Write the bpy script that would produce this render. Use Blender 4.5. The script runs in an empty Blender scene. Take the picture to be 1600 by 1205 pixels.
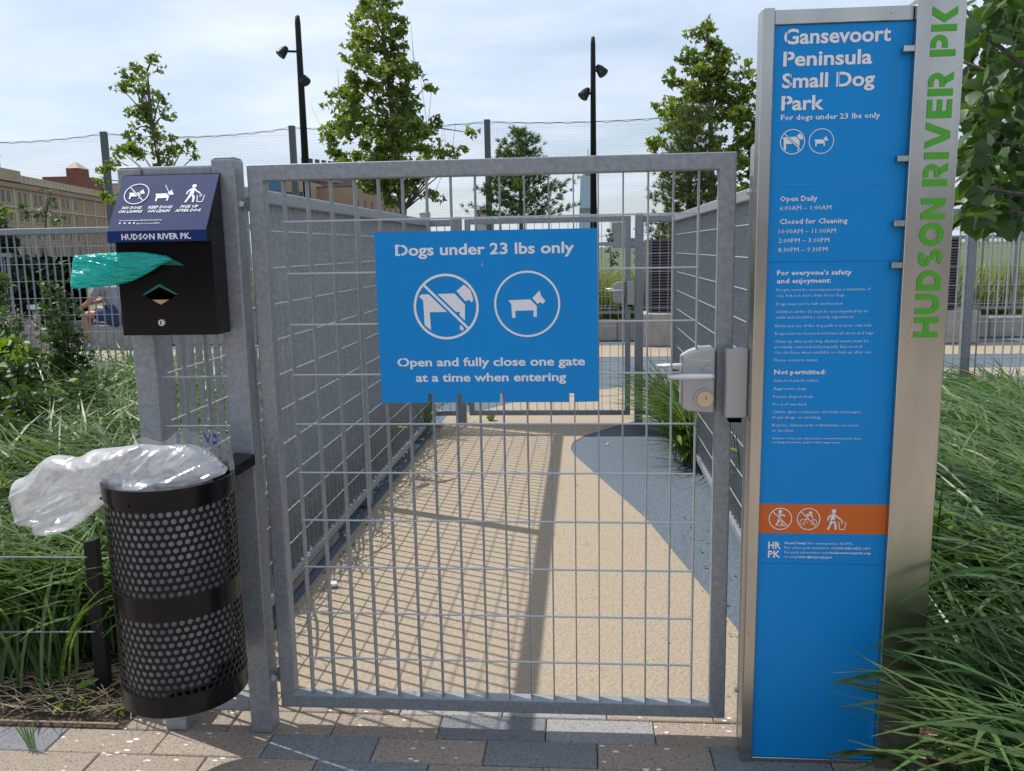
import bpy, bmesh, math, random
import numpy as np
from mathutils import Vector, Matrix, noise
random.seed(7); np.random.seed(7)
S = bpy.context.scene
COL = S.collection
R = math.radians

# ------------------------------------------------------------------ camera
CAM = Vector((0.857, -2.19, 1.334)); FPX = 1337.7
YAW, PIT, ROL = -0.084, -0.1586, -0.0186
_F = Vector((math.sin(YAW)*math.cos(PIT), math.cos(YAW)*math.cos(PIT), math.sin(PIT)))
_R = Vector((math.cos(YAW), -math.sin(YAW), 0)); _U = _R.cross(_F)
_R2 = _R*math.cos(ROL)+_U*math.sin(ROL); _U2 = -_R*math.sin(ROL)+_U*math.cos(ROL)
cam = bpy.data.cameras.new('camera'); camo = bpy.data.objects.new('camera', cam); COL.objects.link(camo)
m = Matrix((_R2, _U2, -_F)).transposed().to_4x4(); m.translation = CAM
camo.matrix_world = m
cam.sensor_fit = 'HORIZONTAL'; cam.sensor_width = 36; cam.lens = 36*FPX/1600
cam.clip_start = 0.05; cam.clip_end = 6000
S.camera = camo
def at(u, v, y):
    "survey helper: the point of the photograph's sight line that stands y metres behind the gate line"
    d = _F+_R2*((u-800)/FPX)-_U2*((v-602.5)/FPX)
    return CAM+d*((y-CAM.y)/d.y)

# ------------------------------------------------------------------ light
SUNH = Vector((-0.635, 0.28)).normalized(); ELEV = math.atan(1/0.694)
W = bpy.data.worlds.new('World'); S.world = W; W.use_nodes = True
nt = W.node_tree; nt.nodes.clear()
def N(nt, t, **k):
    n = nt.nodes.new(t)
    for a, b in k.items(): setattr(n, a, b)
    return n
out = N(nt, 'ShaderNodeOutputWorld'); bg = N(nt, 'ShaderNodeBackground'); sky = N(nt, 'ShaderNodeTexSky')
sky.sky_type = 'NISHITA'; sky.sun_disc = False; sky.sun_elevation = ELEV
sky.sun_rotation = math.atan2(SUNH.x, SUNH.y); sky.air_density = 1.0; sky.dust_density = 1.0; sky.ozone_density = 1.5
bg.inputs['Strength'].default_value = 0.10
tc = N(nt, 'ShaderNodeTexCoord'); sep = N(nt, 'ShaderNodeSeparateXYZ'); nt.links.new(tc.outputs['Generated'], sep.inputs[0])
# clouds: project the direction on a flat layer overhead
zz = N(nt, 'ShaderNodeMath', operation='MAXIMUM'); zz.inputs[1].default_value = 0.0; nt.links.new(sep.outputs['Z'], zz.inputs[0])
za = N(nt, 'ShaderNodeMath', operation='ADD'); za.inputs[1].default_value = 0.16; nt.links.new(zz.outputs[0], za.inputs[0])
dv = N(nt, 'ShaderNodeVectorMath', operation='DIVIDE'); nt.links.new(tc.outputs['Generated'], dv.inputs[0])
cb = N(nt, 'ShaderNodeCombineXYZ')
for i in range(3): nt.links.new(za.outputs[0], cb.inputs[i])
nt.links.new(cb.outputs[0], dv.inputs[1])
mp = N(nt, 'ShaderNodeMapping'); mp.inputs['Scale'].default_value = (1.0, 1.5, 1.6); mp.inputs['Location'].default_value = (3.3, 1.2, 0.4)
nt.links.new(dv.outputs[0], mp.inputs[0])
n1 = N(nt, 'ShaderNodeTexNoise'); n1.inputs['Scale'].default_value = 1.0; n1.inputs['Detail'].default_value = 7; n1.inputs['Roughness'].default_value = 0.52; n1.inputs['Distortion'].default_value = 0.35
nt.links.new(mp.outputs[0], n1.inputs['Vector'])
cr = N(nt, 'ShaderNodeValToRGB'); cr.color_ramp.elements[0].position = 0.36; cr.color_ramp.elements[1].position = 0.70
cr.color_ramp.elements[0].color = (0.46, 0.46, 0.46, 1); cr.color_ramp.elements[1].color = (0.97, 0.97, 0.97, 1)
nt.links.new(n1.outputs['Fac'], cr.inputs[0])
n2 = N(nt, 'ShaderNodeTexNoise'); n2.inputs['Scale'].default_value = 1.7; n2.inputs['Detail'].default_value = 5
nt.links.new(mp.outputs[0], n2.inputs['Vector'])
cr2 = N(nt, 'ShaderNodeValToRGB'); cr2.color_ramp.elements[0].position = 0.35; cr2.color_ramp.elements[1].position = 0.62
cr2.color_ramp.elements[0].color = (6.6, 7.6, 9.1, 1); cr2.color_ramp.elements[1].color = (7.8, 8.5, 9.6, 1)
nt.links.new(n2.outputs['Fac'], cr2.inputs[0])
mx = N(nt, 'ShaderNodeMix', data_type='RGBA'); nt.links.new(cr.outputs[0], mx.inputs['Factor'])
nt.links.new(sky.outputs[0], mx.inputs['A']); nt.links.new(cr2.outputs[0], mx.inputs['B'])
nt.links.new(mx.outputs['Result'], bg.inputs['Color']); nt.links.new(bg.outputs[0], out.inputs[0])
sl = bpy.data.lights.new('sun', 'SUN'); so = bpy.data.objects.new('sun', sl); COL.objects.link(so)
sl.energy = 3.9; sl.angle = R(0.53); sl.color = (1.0, 0.95, 0.88)
sd = Vector((SUNH.x*math.cos(ELEV), SUNH.y*math.cos(ELEV), math.sin(ELEV)))
so.rotation_euler = sd.to_track_quat('Z', 'Y').to_euler(); so.location = (-20, 10, 30)
S.view_settings.view_transform = 'Standard'; S.view_settings.look = 'None'
S.view_settings.exposure = 0.28; S.view_settings.gamma = 1; S.view_settings.use_curve_mapping = False
S.cycles.max_bounces = 8; S.cycles.transparent_max_bounces = 24

# ------------------------------------------------------------------ materials
def mat(name, col, rough=0.6, metal=0.0, var=None, scale=10, bump=0.0, bscale=60, coord='Object', stretch=None,
        detail=4, trans=0.0, island=0.0, objrand=0.0, col2=None, ramp=(0.35, 0.65), spec=0.5, bdist=0.01):
    M = bpy.data.materials.new(name); M.use_nodes = True; nt = M.node_tree
    b = nt.nodes['Principled BSDF']; L = nt.links.new
    b.inputs['Base Color'].default_value = (*col, 1); b.inputs['Roughness'].default_value = rough
    b.inputs['Metallic'].default_value = metal; b.inputs['Specular IOR Level'].default_value = spec
    tc = N(nt, 'ShaderNodeTexCoord'); src = tc.outputs[coord] if coord != 'World' else N(nt, 'ShaderNodeNewGeometry').outputs['Position']
    if stretch:
        mp = N(nt, 'ShaderNodeMapping'); mp.inputs['Scale'].default_value = stretch; L(src, mp.inputs[0]); src = mp.outputs[0]
    cur = None
    if col2 is not None:
        no = N(nt, 'ShaderNodeTexNoise'); no.inputs['Scale'].default_value = scale; no.inputs['Detail'].default_value = detail; no.inputs['Roughness'].default_value = 0.6
        L(src, no.inputs['Vector'])
        r = N(nt, 'ShaderNodeValToRGB'); r.color_ramp.elements[0].position = ramp[0]; r.color_ramp.elements[1].position = ramp[1]
        r.color_ramp.elements[0].color = (*col, 1); r.color_ramp.elements[1].color = (*col2, 1)
        L(no.outputs['Fac'], r.inputs[0]); cur = r.outputs[0]
    def hsv(fac_out, amount, hue=0.02):
        nonlocal cur
        h = N(nt, 'ShaderNodeHueSaturation')
        if cur is None: h.inputs['Color'].default_value = (*col, 1)
        else: L(cur, h.inputs['Color'])
        mr = N(nt, 'ShaderNodeMapRange'); mr.inputs['To Min'].default_value = 1-amount; mr.inputs['To Max'].default_value = 1+amount
        L(fac_out, mr.inputs['Value']); L(mr.outputs[0], h.inputs['Value'])
        if hue:
            mh = N(nt, 'ShaderNodeMapRange'); mh.inputs['To Min'].default_value = 0.5+hue; mh.inputs['To Max'].default_value = 0.5-hue
            mm = N(nt, 'ShaderNodeMath', operation='FRACT'); ml = N(nt, 'ShaderNodeMath', operation='MULTIPLY'); ml.inputs[1].default_value = 7.31
            L(fac_out, ml.inputs[0]); L(ml.outputs[0], mm.inputs[0]); L(mm.outputs[0], mh.inputs['Value']); L(mh.outputs[0], h.inputs['Hue'])
        cur = h.outputs[0]
    if objrand: hsv(N(nt, 'ShaderNodeObjectInfo').outputs['Random'], objrand, 0.0)
    if island: hsv(N(nt, 'ShaderNodeNewGeometry').outputs['Random Per Island'], island)
    if var:
        no = N(nt, 'ShaderNodeTexNoise'); no.inputs['Scale'].default_value = scale*0.37; no.inputs['Detail'].default_value = 5
        L(src, no.inputs['Vector']); hsv(no.outputs['Fac'], var, 0.0)
    if cur is not None: L(cur, b.inputs['Base Color'])
    if bump:
        no = N(nt, 'ShaderNodeTexNoise'); no.inputs['Scale'].default_value = bscale; no.inputs['Detail'].default_value = 3
        L(src, no.inputs['Vector']); bp = N(nt, 'ShaderNodeBump'); bp.inputs['Strength'].default_value = bump; bp.inputs['Distance'].default_value = bdist
        L(no.outputs['Fac'], bp.inputs['Height']); L(bp.outputs[0], b.inputs['Normal'])
    if trans:
        o = nt.nodes['Material Output']; t = N(nt, 'ShaderNodeBsdfTranslucent'); a = N(nt, 'ShaderNodeMixShader'); a.inputs[0].default_value = trans
        if cur is not None:
            br = N(nt, 'ShaderNodeMix', data_type='RGBA', blend_type='MULTIPLY'); br.inputs['Factor'].default_value = 1.0
            br.inputs['B'].default_value = (1.5, 1.6, 0.7, 1); L(cur, br.inputs['A']); L(br.outputs['Result'], t.inputs['Color'])
        else: t.inputs['Color'].default_value = (*col, 1)
        L(b.outputs[0], a.inputs[1]); L(t.outputs[0], a.inputs[2]); L(a.outputs[0], o.inputs['Surface'])
    M.diffuse_color = (*col, 1)
    return M

def speckle(M, col, scale=60, thr=0.12, amount=1.0, stretch=(1, 1, 1), rand=True, coord='Object'):
    "mix small fragments of another colour over the material's base colour"
    nt = M.node_tree; b = nt.nodes['Principled BSDF']; L = nt.links.new
    tc = N(nt, 'ShaderNodeTexCoord'); mp = N(nt, 'ShaderNodeMapping'); mp.inputs['Scale'].default_value = stretch
    src = tc.outputs['Object']
    if coord == 'World': src = N(nt, 'ShaderNodeNewGeometry').outputs['Position']
    L(src, mp.inputs[0]); mp.inputs['Rotation'].default_value = (0, 0, 0.6)
    v = N(nt, 'ShaderNodeTexVoronoi'); v.inputs['Scale'].default_value = scale; L(mp.outputs[0], v.inputs['Vector'])
    # only some cells carry a fragment
    sx = N(nt, 'ShaderNodeSeparateColor'); L(v.outputs['Color'], sx.inputs[0])
    g = N(nt, 'ShaderNodeMath', operation='LESS_THAN'); g.inputs[1].default_value = amount; L(sx.outputs[0], g.inputs[0])
    sz = N(nt, 'ShaderNodeMath', operation='MULTIPLY'); sz.inputs[1].default_value = thr; L(sx.outputs[1], sz.inputs[0])
    lt = N(nt, 'ShaderNodeMath', operation='LESS_THAN'); L(v.outputs['Distance'], lt.inputs[0]); L(sz.outputs[0], lt.inputs[1])
    mu = N(nt, 'ShaderNodeMath', operation='MULTIPLY'); L(g.outputs[0], mu.inputs[0]); L(lt.outputs[0], mu.inputs[1])
    mx = N(nt, 'ShaderNodeMix', data_type='RGBA'); mx.inputs['B'].default_value = (*col, 1); L(mu.outputs[0], mx.inputs['Factor'])
    bc = b.inputs['Base Color']
    if bc.is_linked:
        s = bc.links[0].from_socket; L(s, mx.inputs['A'])
    else: mx.inputs['A'].default_value = bc.default_value
    L(mx.outputs['Result'], bc)

G = {}
G['galv'] = mat('galvanised_steel', (0.235, 0.257, 0.283), 0.45, 0.32, col2=(0.30, 0.322, 0.35), scale=70, var=0.10, bump=0.15, bscale=120, coord='World', detail=6, ramp=(0.4, 0.6), bdist=0.002)
G['galv_new'] = mat('zinc_wire', (0.47, 0.49, 0.52), 0.4, 0.4, var=0.12, scale=14, coord='World')
G['steel'] = mat('brushed_stainless', (0.53, 0.515, 0.485), 0.27, 1.0, col2=(0.43, 0.415, 0.385), scale=9, stretch=(1, 1, 0.25), coord='World', bump=0.05, bscale=30, bdist=0.004)
speckle(G['steel'], (0.22, 0.19, 0.15), 75, 0.18, 0.10, coord='World')
G['blue'] = mat('sign_blue', (0.0, 0.255, 0.68), 0.40, 0, spec=0.28, col2=(0.004, 0.23, 0.61), scale=3.0, coord='World', ramp=(0.3, 0.8), bump=0.02, bscale=5)
G['orange'] = mat('sign_orange', (0.62, 0.135, 0.025), 0.4, spec=0.3)
G['white'] = mat('sign_white', (0.78, 0.79, 0.82), 0.45)
G['navy'] = mat('decal_navy', (0.022, 0.040, 0.125), 0.6, spec=0.15, var=0.08, scale=20, bump=0.03, bscale=20)
G['navy2'] = mat('decal_navy_band', (0.010, 0.032, 0.15), 0.6, spec=0.15)
G['green'] = mat('letter_green', (0.07, 0.36, 0.018), 0.45)
G['black'] = mat('black_powder_coat', (0.006, 0.006, 0.007), 0.16, spec=0.24, bump=0.04, bscale=200, bdist=0.001)
G['blackm'] = mat('black_matt_metal', (0.009, 0.010, 0.012), 0.45, spec=0.25)
G['teal'] = None
G['alu'] = mat('cast_aluminium', (0.42, 0.42, 0.43), 0.42, 0.35, bump=0.05, bscale=300, bdist=0.001)
G['satin'] = mat('satin_handle', (0.68, 0.69, 0.70), 0.3, 0.5)
G['brass'] = mat('nickel_cylinder', (0.60, 0.52, 0.40), 0.3, 0.8)
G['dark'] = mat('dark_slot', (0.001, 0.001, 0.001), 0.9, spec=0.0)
G['card'] = mat('cardboard', (0.45, 0.30, 0.18), 0.8)
G['beigefloor'] = mat('beige_rubber', (0.285, 0.232, 0.170), 0.9, col2=(0.368, 0.302, 0.222), scale=90, var=0.14, bump=0.5, bscale=75, coord='World', bdist=0.012, detail=3, ramp=(0.3, 0.62))
G['bluefloor'] = mat('blue_rubber', (0.070, 0.098, 0.128), 0.85, col2=(0.125, 0.158, 0.19), scale=110, var=0.12, bump=0.6, bscale=90, coord='World', bdist=0.010, detail=3)
def paver_mat(name, c1, c2):
    M = mat(name, c1, 0.85, col2=c2, scale=120, var=0.13, bump=0.5, bscale=160, coord='World', bdist=0.004, objrand=0.10, detail=3)
    speckle(M, tuple(x*0.35 for x in c1), 170, 0.42, 0.5, coord='World')
    return M
G['pv_b'] = paver_mat('paver_beige', (0.235, 0.19, 0.15), (0.33, 0.275, 0.22)); speckle(G['pv_b'], (0.74, 0.71, 0.66), 34, 0.34, 0.34, (1, 2.1, 1), coord='World')
G['pv_g'] = paver_mat('paver_grey', (0.15, 0.155, 0.168), (0.215, 0.222, 0.238))
G['pv_l'] = paver_mat('paver_pale_grey', (0.24, 0.235, 0.23), (0.34, 0.33, 0.32))
G['joint'] = mat('joint_sand', (0.035, 0.03, 0.024), 0.95, bump=0.6, bscale=200, coord='World')
G['pave'] = mat('promenade_paving', (0.24, 0.20, 0.16), 0.85, col2=(0.40, 0.33, 0.26), scale=3, var=0.2, bump=0.3, bscale=80, coord='World')
G['soil'] = mat('mulch', (0.035, 0.024, 0.016), 0.95, col2=(0.11, 0.078, 0.05), scale=55, var=0.3, bump=1.0, bscale=60, coord='World', bdist=0.03)
G['straw'] = mat('dry_straw', (0.35, 0.27, 0.17), 0.7, island=0.35)
G['grass'] = mat('grass_blade', (0.060, 0.118, 0.030), 0.44, col2=(0.135, 0.215, 0.07), scale=3.0, island=0.40, trans=0.28, coord='World', spec=0.42)
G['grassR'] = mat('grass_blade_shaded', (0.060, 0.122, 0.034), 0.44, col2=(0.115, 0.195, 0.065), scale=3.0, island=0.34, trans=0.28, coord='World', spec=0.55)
G['lawn'] = mat('lawn', (0.06, 0.10, 0.025), 0.9, col2=(0.11, 0.13, 0.045), scale=0.4, coord='World')
G['meadow'] = mat('meadow_grass', (0.16, 0.21, 0.045), 0.7, col2=(0.27, 0.30, 0.08), scale=2, island=0.3, trans=0.3, coord='World')
G['leafA'] = mat('maple_leaf', (0.11, 0.165, 0.028), 0.58, col2=(0.20, 0.245, 0.05), scale=1.6, island=0.35, trans=0.38, coord='World')
G['leafB'] = mat('dark_shrub_leaf', (0.036, 0.075, 0.018), 0.58, col2=(0.075, 0.13, 0.026), scale=4, island=0.4, trans=0.25, coord='World')
G['leafY'] = mat('yellow_green_leaf', (0.15, 0.24, 0.015), 0.45, island=0.3, trans=0.4)
G['leafN'] = mat('broad_leaf', (0.036, 0.082, 0.016), 0.46, objrand=0.40, trans=0.36, spec=0.5, col2=(0.058, 0.115, 0.028), scale=12)
G['pine'] = mat('pine_needle', (0.085, 0.14, 0.035), 0.6, island=0.35, trans=0.2)
G['pineY'] = mat('larch_needle', (0.10, 0.135, 0.035), 0.5, island=0.35, trans=0.25)
G['bark'] = mat('bark', (0.075, 0.06, 0.048), 0.9, col2=(0.13, 0.11, 0.09), scale=30, bump=0.6, bscale=40)
G['hedge'] = mat('hedge_leaf', (0.02, 0.04, 0.014), 0.6, island=0.4, trans=0.1)
G['concrete'] = mat('concrete', (0.30, 0.28, 0.255), 0.85, col2=(0.38, 0.355, 0.325), scale=6, bump=0.3, bscale=60, coord='World')
G['rock'] = mat('rock', (0.24, 0.20, 0.17), 0.9, col2=(0.36, 0.31, 0.27), scale=5, bump=0.8, bscale=12)
G['louvre'] = mat('louvre_grey', (0.085, 0.08, 0.09), 0.5)
G['netpost'] = mat('net_post_paint', (0.085, 0.10, 0.11), 0.6, var=0.1, coord='World')
G['netc'] = mat('net_cord', (0.10, 0.11, 0.13), 0.8)
G['cable'] = mat('cable', (0.20, 0.21, 0.225), 0.55)
G['tan'] = mat('tan_stone', (0.37, 0.275, 0.20), 0.9, col2=(0.45, 0.335, 0.24), scale=0.08, coord='World', var=0.1)
G['tan2'] = mat('tan_stone_trim', (0.52, 0.43, 0.32), 0.9)
G['tan3'] = mat('brown_brick', (0.33, 0.20, 0.14), 0.9, col2=(0.38, 0.25, 0.18), scale=0.1, coord='World')
G['redbrick'] = mat('red_brick', (0.19, 0.062, 0.045), 0.9, col2=(0.24, 0.09, 0.065), scale=0.3, coord='World')
G['orbrick'] = mat('orange_brick', (0.36, 0.15, 0.075), 0.9, col2=(0.43, 0.19, 0.10), scale=0.3, coord='World')
G['greybl'] = mat('grey_cladding', (0.22, 0.22, 0.23), 0.8)
G['paleb'] = mat('pale_facade', (0.45, 0.45, 0.45), 0.8)
G['glassb'] = mat('tower_glass', (0.40, 0.50, 0.64), 0.4, 0.1, spec=0.6)
G['pane'] = mat('window_pane', (0.035, 0.04, 0.055), 0.35, 0.0, spec=0.35)
G['roof'] = mat('dark_roof', (0.07, 0.07, 0.08), 0.9)
G['roofr'] = mat('red_roof', (0.45, 0.16, 0.10), 0.8)
G['skin'] = mat('skin', (0.42, 0.20, 0.13), 0.55)
G['shirt'] = mat('grey_shirt', (0.26, 0.26, 0.29), 0.9)
G['shorts'] = mat('navy_shorts', (0.02, 0.045, 0.12), 0.9)
G['shoe'] = mat('white_shoe', (0.75, 0.75, 0.76), 0.7)
G['cap'] = mat('dark_cap', (0.04, 0.05, 0.09), 0.8)
G['ball'] = mat('ball_felt', (0.28, 0.40, 0.03), 0.95, bump=0.6, bscale=120)
G['litter'] = mat('white_litter', (0.7, 0.7, 0.7), 0.7)

def film(name, col, alpha, rough, white=0.35):
    "thin crinkled plastic film"
    M = bpy.data.materials.new(name); M.use_nodes = True; nt = M.node_tree; L = nt.links.new
    nt.nodes.remove(nt.nodes['Principled BSDF']); o = nt.nodes['Material Output']
    tp = N(nt, 'ShaderNodeBsdfTransparent'); tp.inputs[0].default_value = (min(1, col[0]*.25+.72), min(1, col[1]*.25+.72), min(1, col[2]*.25+.72), 1)
    df = N(nt, 'ShaderNodeBsdfDiffuse'); df.inputs[0].default_value = (*col, 1)
    tl = N(nt, 'ShaderNodeBsdfTranslucent'); tl.inputs[0].default_value = (*col, 1)
    gl = N(nt, 'ShaderNodeBsdfGlossy'); gl.inputs['Roughness'].default_value = rough; gl.inputs[0].default_value = (0.95, 0.95, 0.95, 1)
    m1 = N(nt, 'ShaderNodeMixShader'); m1.inputs[0].default_value = 0.5; L(df.outputs[0], m1.inputs[1]); L(tl.outputs[0], m1.inputs[2])
    m2 = N(nt, 'ShaderNodeMixShader')
    tc = N(nt, 'ShaderNodeTexCoord'); no = N(nt, 'ShaderNodeTexNoise'); no.inputs['Scale'].default_value = 9; no.inputs['Detail'].default_value = 6; no.inputs['Distortion'].default_value = 1.4
    L(tc.outputs['Object'], no.inputs['Vector'])
    mr = N(nt, 'ShaderNodeMapRange'); mr.inputs['From Min'].default_value = 0.38; mr.inputs['From Max'].default_value = 0.66
    mr.inputs['To Min'].default_value = alpha; mr.inputs['To Max'].default_value = min(1, alpha+white); L(no.outputs['Fac'], mr.inputs['Value'])
    L(mr.outputs[0], m2.inputs[0]); L(tp.outputs[0], m2.inputs[1]); L(m1.outputs[0], m2.inputs[2])
    fr = N(nt, 'ShaderNodeFresnel'); fr.inputs['IOR'].default_value = 1.5
    ad = N(nt, 'ShaderNodeMath', operation='MULTIPLY_ADD'); ad.inputs[1].default_value = 0.8; ad.inputs[2].default_value = 0.03; L(fr.outputs[0], ad.inputs[0])
    m3 = N(nt, 'ShaderNodeMixShader'); L(ad.outputs[0], m3.inputs[0]); L(m2.outputs[0], m3.inputs[1]); L(gl.outputs[0], m3.inputs[2])
    n3 = N(nt, 'ShaderNodeTexNoise'); n3.inputs['Scale'].default_value = 22; n3.inputs['Detail'].default_value = 4; n3.inputs['Distortion'].default_value = 2.0; L(tc.outputs['Object'], n3.inputs['Vector'])
    bp = N(nt, 'ShaderNodeBump'); bp.inputs['Strength'].default_value = 0.35; bp.inputs['Distance'].default_value = 0.010; L(n3.outputs['Fac'], bp.inputs['Height'])
    for x in (df, tl, gl, fr): L(bp.outputs[0], x.inputs['Normal'])
    L(m3.outputs[0], o.inputs['Surface'])
    return M
G['film'] = film('clear_bag_film', (0.86, 0.87, 0.89), 0.36, 0.20, 0.36)
G['liner'] = mat('bag_liner', (0.44, 0.45, 0.50), 0.4, col2=(0.60, 0.61, 0.66), scale=14)
G['teal'] = mat('teal_bag_film', (0.0, 0.50, 0.46), 0.16, col2=(0.0, 0.62, 0.56), scale=12, bump=1.0, bscale=34, stretch=(1, 1, 3.2), bdist=0.02, detail=5, spec=0.9)
_nt = G['teal'].node_tree; _b = _nt.nodes['Principled BSDF']
_t = N(_nt, 'ShaderNodeBsdfTranslucent'); _t.inputs[0].default_value = (0.02, 0.80, 0.72, 1); _m = N(_nt, 'ShaderNodeMixShader'); _m.inputs[0].default_value = 0.38
_nt.links.new(_b.outputs[0], _m.inputs[1]); _nt.links.new(_t.outputs[0], _m.inputs[2]); _nt.links.new(_m.outputs[0], _nt.nodes['Material Output'].inputs['Surface'])

# ------------------------------------------------------------------ helpers
def tag(o, label=None, cat=None, group=None, kind=None):
    if label: o['label'] = label
    if cat: o['category'] = cat
    if group: o['group'] = group
    if kind: o['kind'] = kind
    return o
def thing(name, label, cat, loc=(0, 0, 0), group=None, rz=0):
    o = bpy.data.objects.new(name, None); o.empty_display_size = 0.1; COL.objects.link(o)
    o.location = loc; o.rotation_euler = (0, 0, rz)
    return tag(o, label, cat, group)
class MB:
    "collects shapes given in world (or the parent's local) coordinates and links them as ONE mesh object"
    def __init__(s): s.v = []; s.f = []; s.mi = []
    def add(s, vs, fs, mi=0):
        n = len(s.v); s.v += [tuple(v) for v in vs]; s.f += [tuple(i+n for i in f) for f in fs]; s.mi += [mi]*len(fs); return s
    def box(s, x0, x1, y0, y1, z0, z1, mi=0):
        return s.add([(x0, y0, z0), (x1, y0, z0), (x1, y1, z0), (x0, y1, z0), (x0, y0, z1), (x1, y0, z1), (x1, y1, z1), (x0, y1, z1)],
                     [(0, 3, 2, 1), (4, 5, 6, 7), (0, 1, 5, 4), (1, 2, 6, 5), (2, 3, 7, 6), (3, 0, 4, 7)], mi)
    def hexa(s, a, mi=0):
        return s.add(a, [(0, 3, 2, 1), (4, 5, 6, 7), (0, 1, 5, 4), (1, 2, 6, 5), (2, 3, 7, 6), (3, 0, 4, 7)], mi)
    def tube(s, pts, rad, n=8, mi=0, cap=True):
        pts = [Vector(p) for p in pts]; rad = rad if hasattr(rad, '__len__') else [rad]*len(pts)
        vs = []
        up = Vector((0, 0, 1))
        for i, p in enumerate(pts):
            d = (pts[min(i+1, len(pts)-1)]-pts[max(i-1, 0)]).normalized()
            a = d.cross(up); a = a if a.length > 1e-3 else d.cross(Vector((1, 0, 0))); a.normalize(); b = a.cross(d)
            for k in range(n):
                t = 2*math.pi*k/n; vs.append(p+(a*math.cos(t)+b*math.sin(t))*rad[i])
        fs = [(i*n+k, i*n+(k+1) % n, (i+1)*n+(k+1) % n, (i+1)*n+k) for i in range(len(pts)-1) for k in range(n)]
        if cap: fs += [tuple(range(n))[::-1], tuple((len(pts)-1)*n+k for k in range(n))]
        return s.add(vs, fs, mi)
    def prism(s, poly, y0, y1, mi=0):
        "poly of (x, z) extruded in y"
        n = len(poly); vs = [(x, y0, z) for x, z in poly]+[(x, y1, z) for x, z in poly]
        fs = [tuple(range(n)), tuple(range(2*n-1, n-1, -1))]+[(i, n+i, n+(i+1) % n, (i+1) % n) for i in range(n)]
        return s.add(vs, fs, mi)
    def mesh(s, name, mats):
        me = bpy.data.meshes.new(name); me.from_pydata(s.v, [], s.f)
        for M in (mats if isinstance(mats, (list, tuple)) else [mats]): me.materials.append(M)
        if any(s.mi): me.polygons.foreach_set('material_index', s.mi)
        me.update(); return me
    def build(s, name, mats, parent=None, bevel=0, smooth=False, kind=None, world=False, seg=1):
        if world and parent: 
            q = parent.location; s.v = [(x-q[0], y-q[1], z-q[2]) for x, y, z in s.v]
        me = s.mesh(name, mats); o = bpy.data.objects.new(name, me); COL.objects.link(o); o.parent = parent
        if smooth: me.polygons.foreach_set('use_smooth', [True]*len(me.polygons))
        if bevel:
            b = o.modifiers.new('bevel', 'BEVEL'); b.width = bevel; b.segments = seg; b.limit_method = 'ANGLE'; b.angle_limit = 0.6
        if kind: o['kind'] = kind
        return o
def inst(name, me, parent=None, loc=(0, 0, 0), rot=(0, 0, 0), sc=None):
    o = bpy.data.objects.new(name, me); COL.objects.link(o); o.parent = parent; o.location = loc; o.rotation_euler = rot
    if sc: o.scale = sc
    return o
def npmesh(name, V, F, mats, parent=None, mi=None, smooth=False):
    "V (n,3), F (m,k)"
    me = bpy.data.meshes.new(name); V = np.asarray(V, np.float32); F = np.asarray(F, np.int32)
    me.vertices.add(len(V)); me.vertices.foreach_set('co', V.ravel())
    k = F.shape[1]; me.loops.add(F.size); me.loops.foreach_set('vertex_index', F.ravel())
    me.polygons.add(len(F)); me.polygons.foreach_set('loop_start', np.arange(0, F.size, k, dtype=np.int32))
    for M in (mats if isinstance(mats, (list, tuple)) else [mats]): me.materials.append(M)
    if mi is not None: me.polygons.foreach_set('material_index', np.asarray(mi, np.int32))
    if smooth: me.polygons.foreach_set('use_smooth', np.ones(len(F), bool))
    me.update(calc_edges=True); me.validate()
    o = bpy.data.objects.new(name, me); COL.objects.link(o); o.parent = parent
    return o

# text is collected first and converted in one go
TXT = []
def text(parent, body, fmap, x, z, size, width=None, bold=0.0, M='white', name='lettering', align='L', lift=0.0006, shear=0.0):
    TXT.append(dict(parent=parent, body=body, fmap=fmap, x=x, z=z, size=size, width=width, bold=bold, M=M, name=name, align=align, shear=shear))
def flush_text():
    obs = []
    for t in TXT:
        c = bpy.data.curves.new('t', 'FONT'); c.body = t['body']; c.size = 1; c.offset = t['bold']; c.resolution_u = 3 if t['size'] > 0.02 else 1
        c.shear = t['shear']
        o = bpy.data.objects.new('t', c); COL.objects.link(o); obs.append(o)
    dg = bpy.context.evaluated_depsgraph_get(); dg.update()
    for t, o in zip(TXT, obs):
        me = bpy.data.meshes.new_from_object(o.evaluated_get(dg))
        n = len(me.vertices); co = np.empty(n*3, np.float32); me.vertices.foreach_get('co', co); co = co.reshape(-1, 3)
        s = t['size']/0.73; x0, x1 = co[:, 0].min(), co[:, 0].max()
        sx = s if not t['width'] else t['width']/(x1-x0)
        off = {'L': 0, 'C': -(x1-x0)*sx/2}[t['align']]
        P = [t['fmap'](t['x']+off+(a-x0)*sx, t['z']+b*s) for a, b, _ in co]
        me.vertices.foreach_set('co', np.array([tuple(p) for p in P], np.float32).ravel()); me.update()
        me.materials.clear(); me.materials.append(G[t['M']]); me.name = t['name']
        ob = bpy.data.objects.new(t['name'], me); COL.objects.link(ob); ob.parent = t['parent']
    for o in obs: bpy.data.objects.remove(o)
    TXT.clear()
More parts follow.
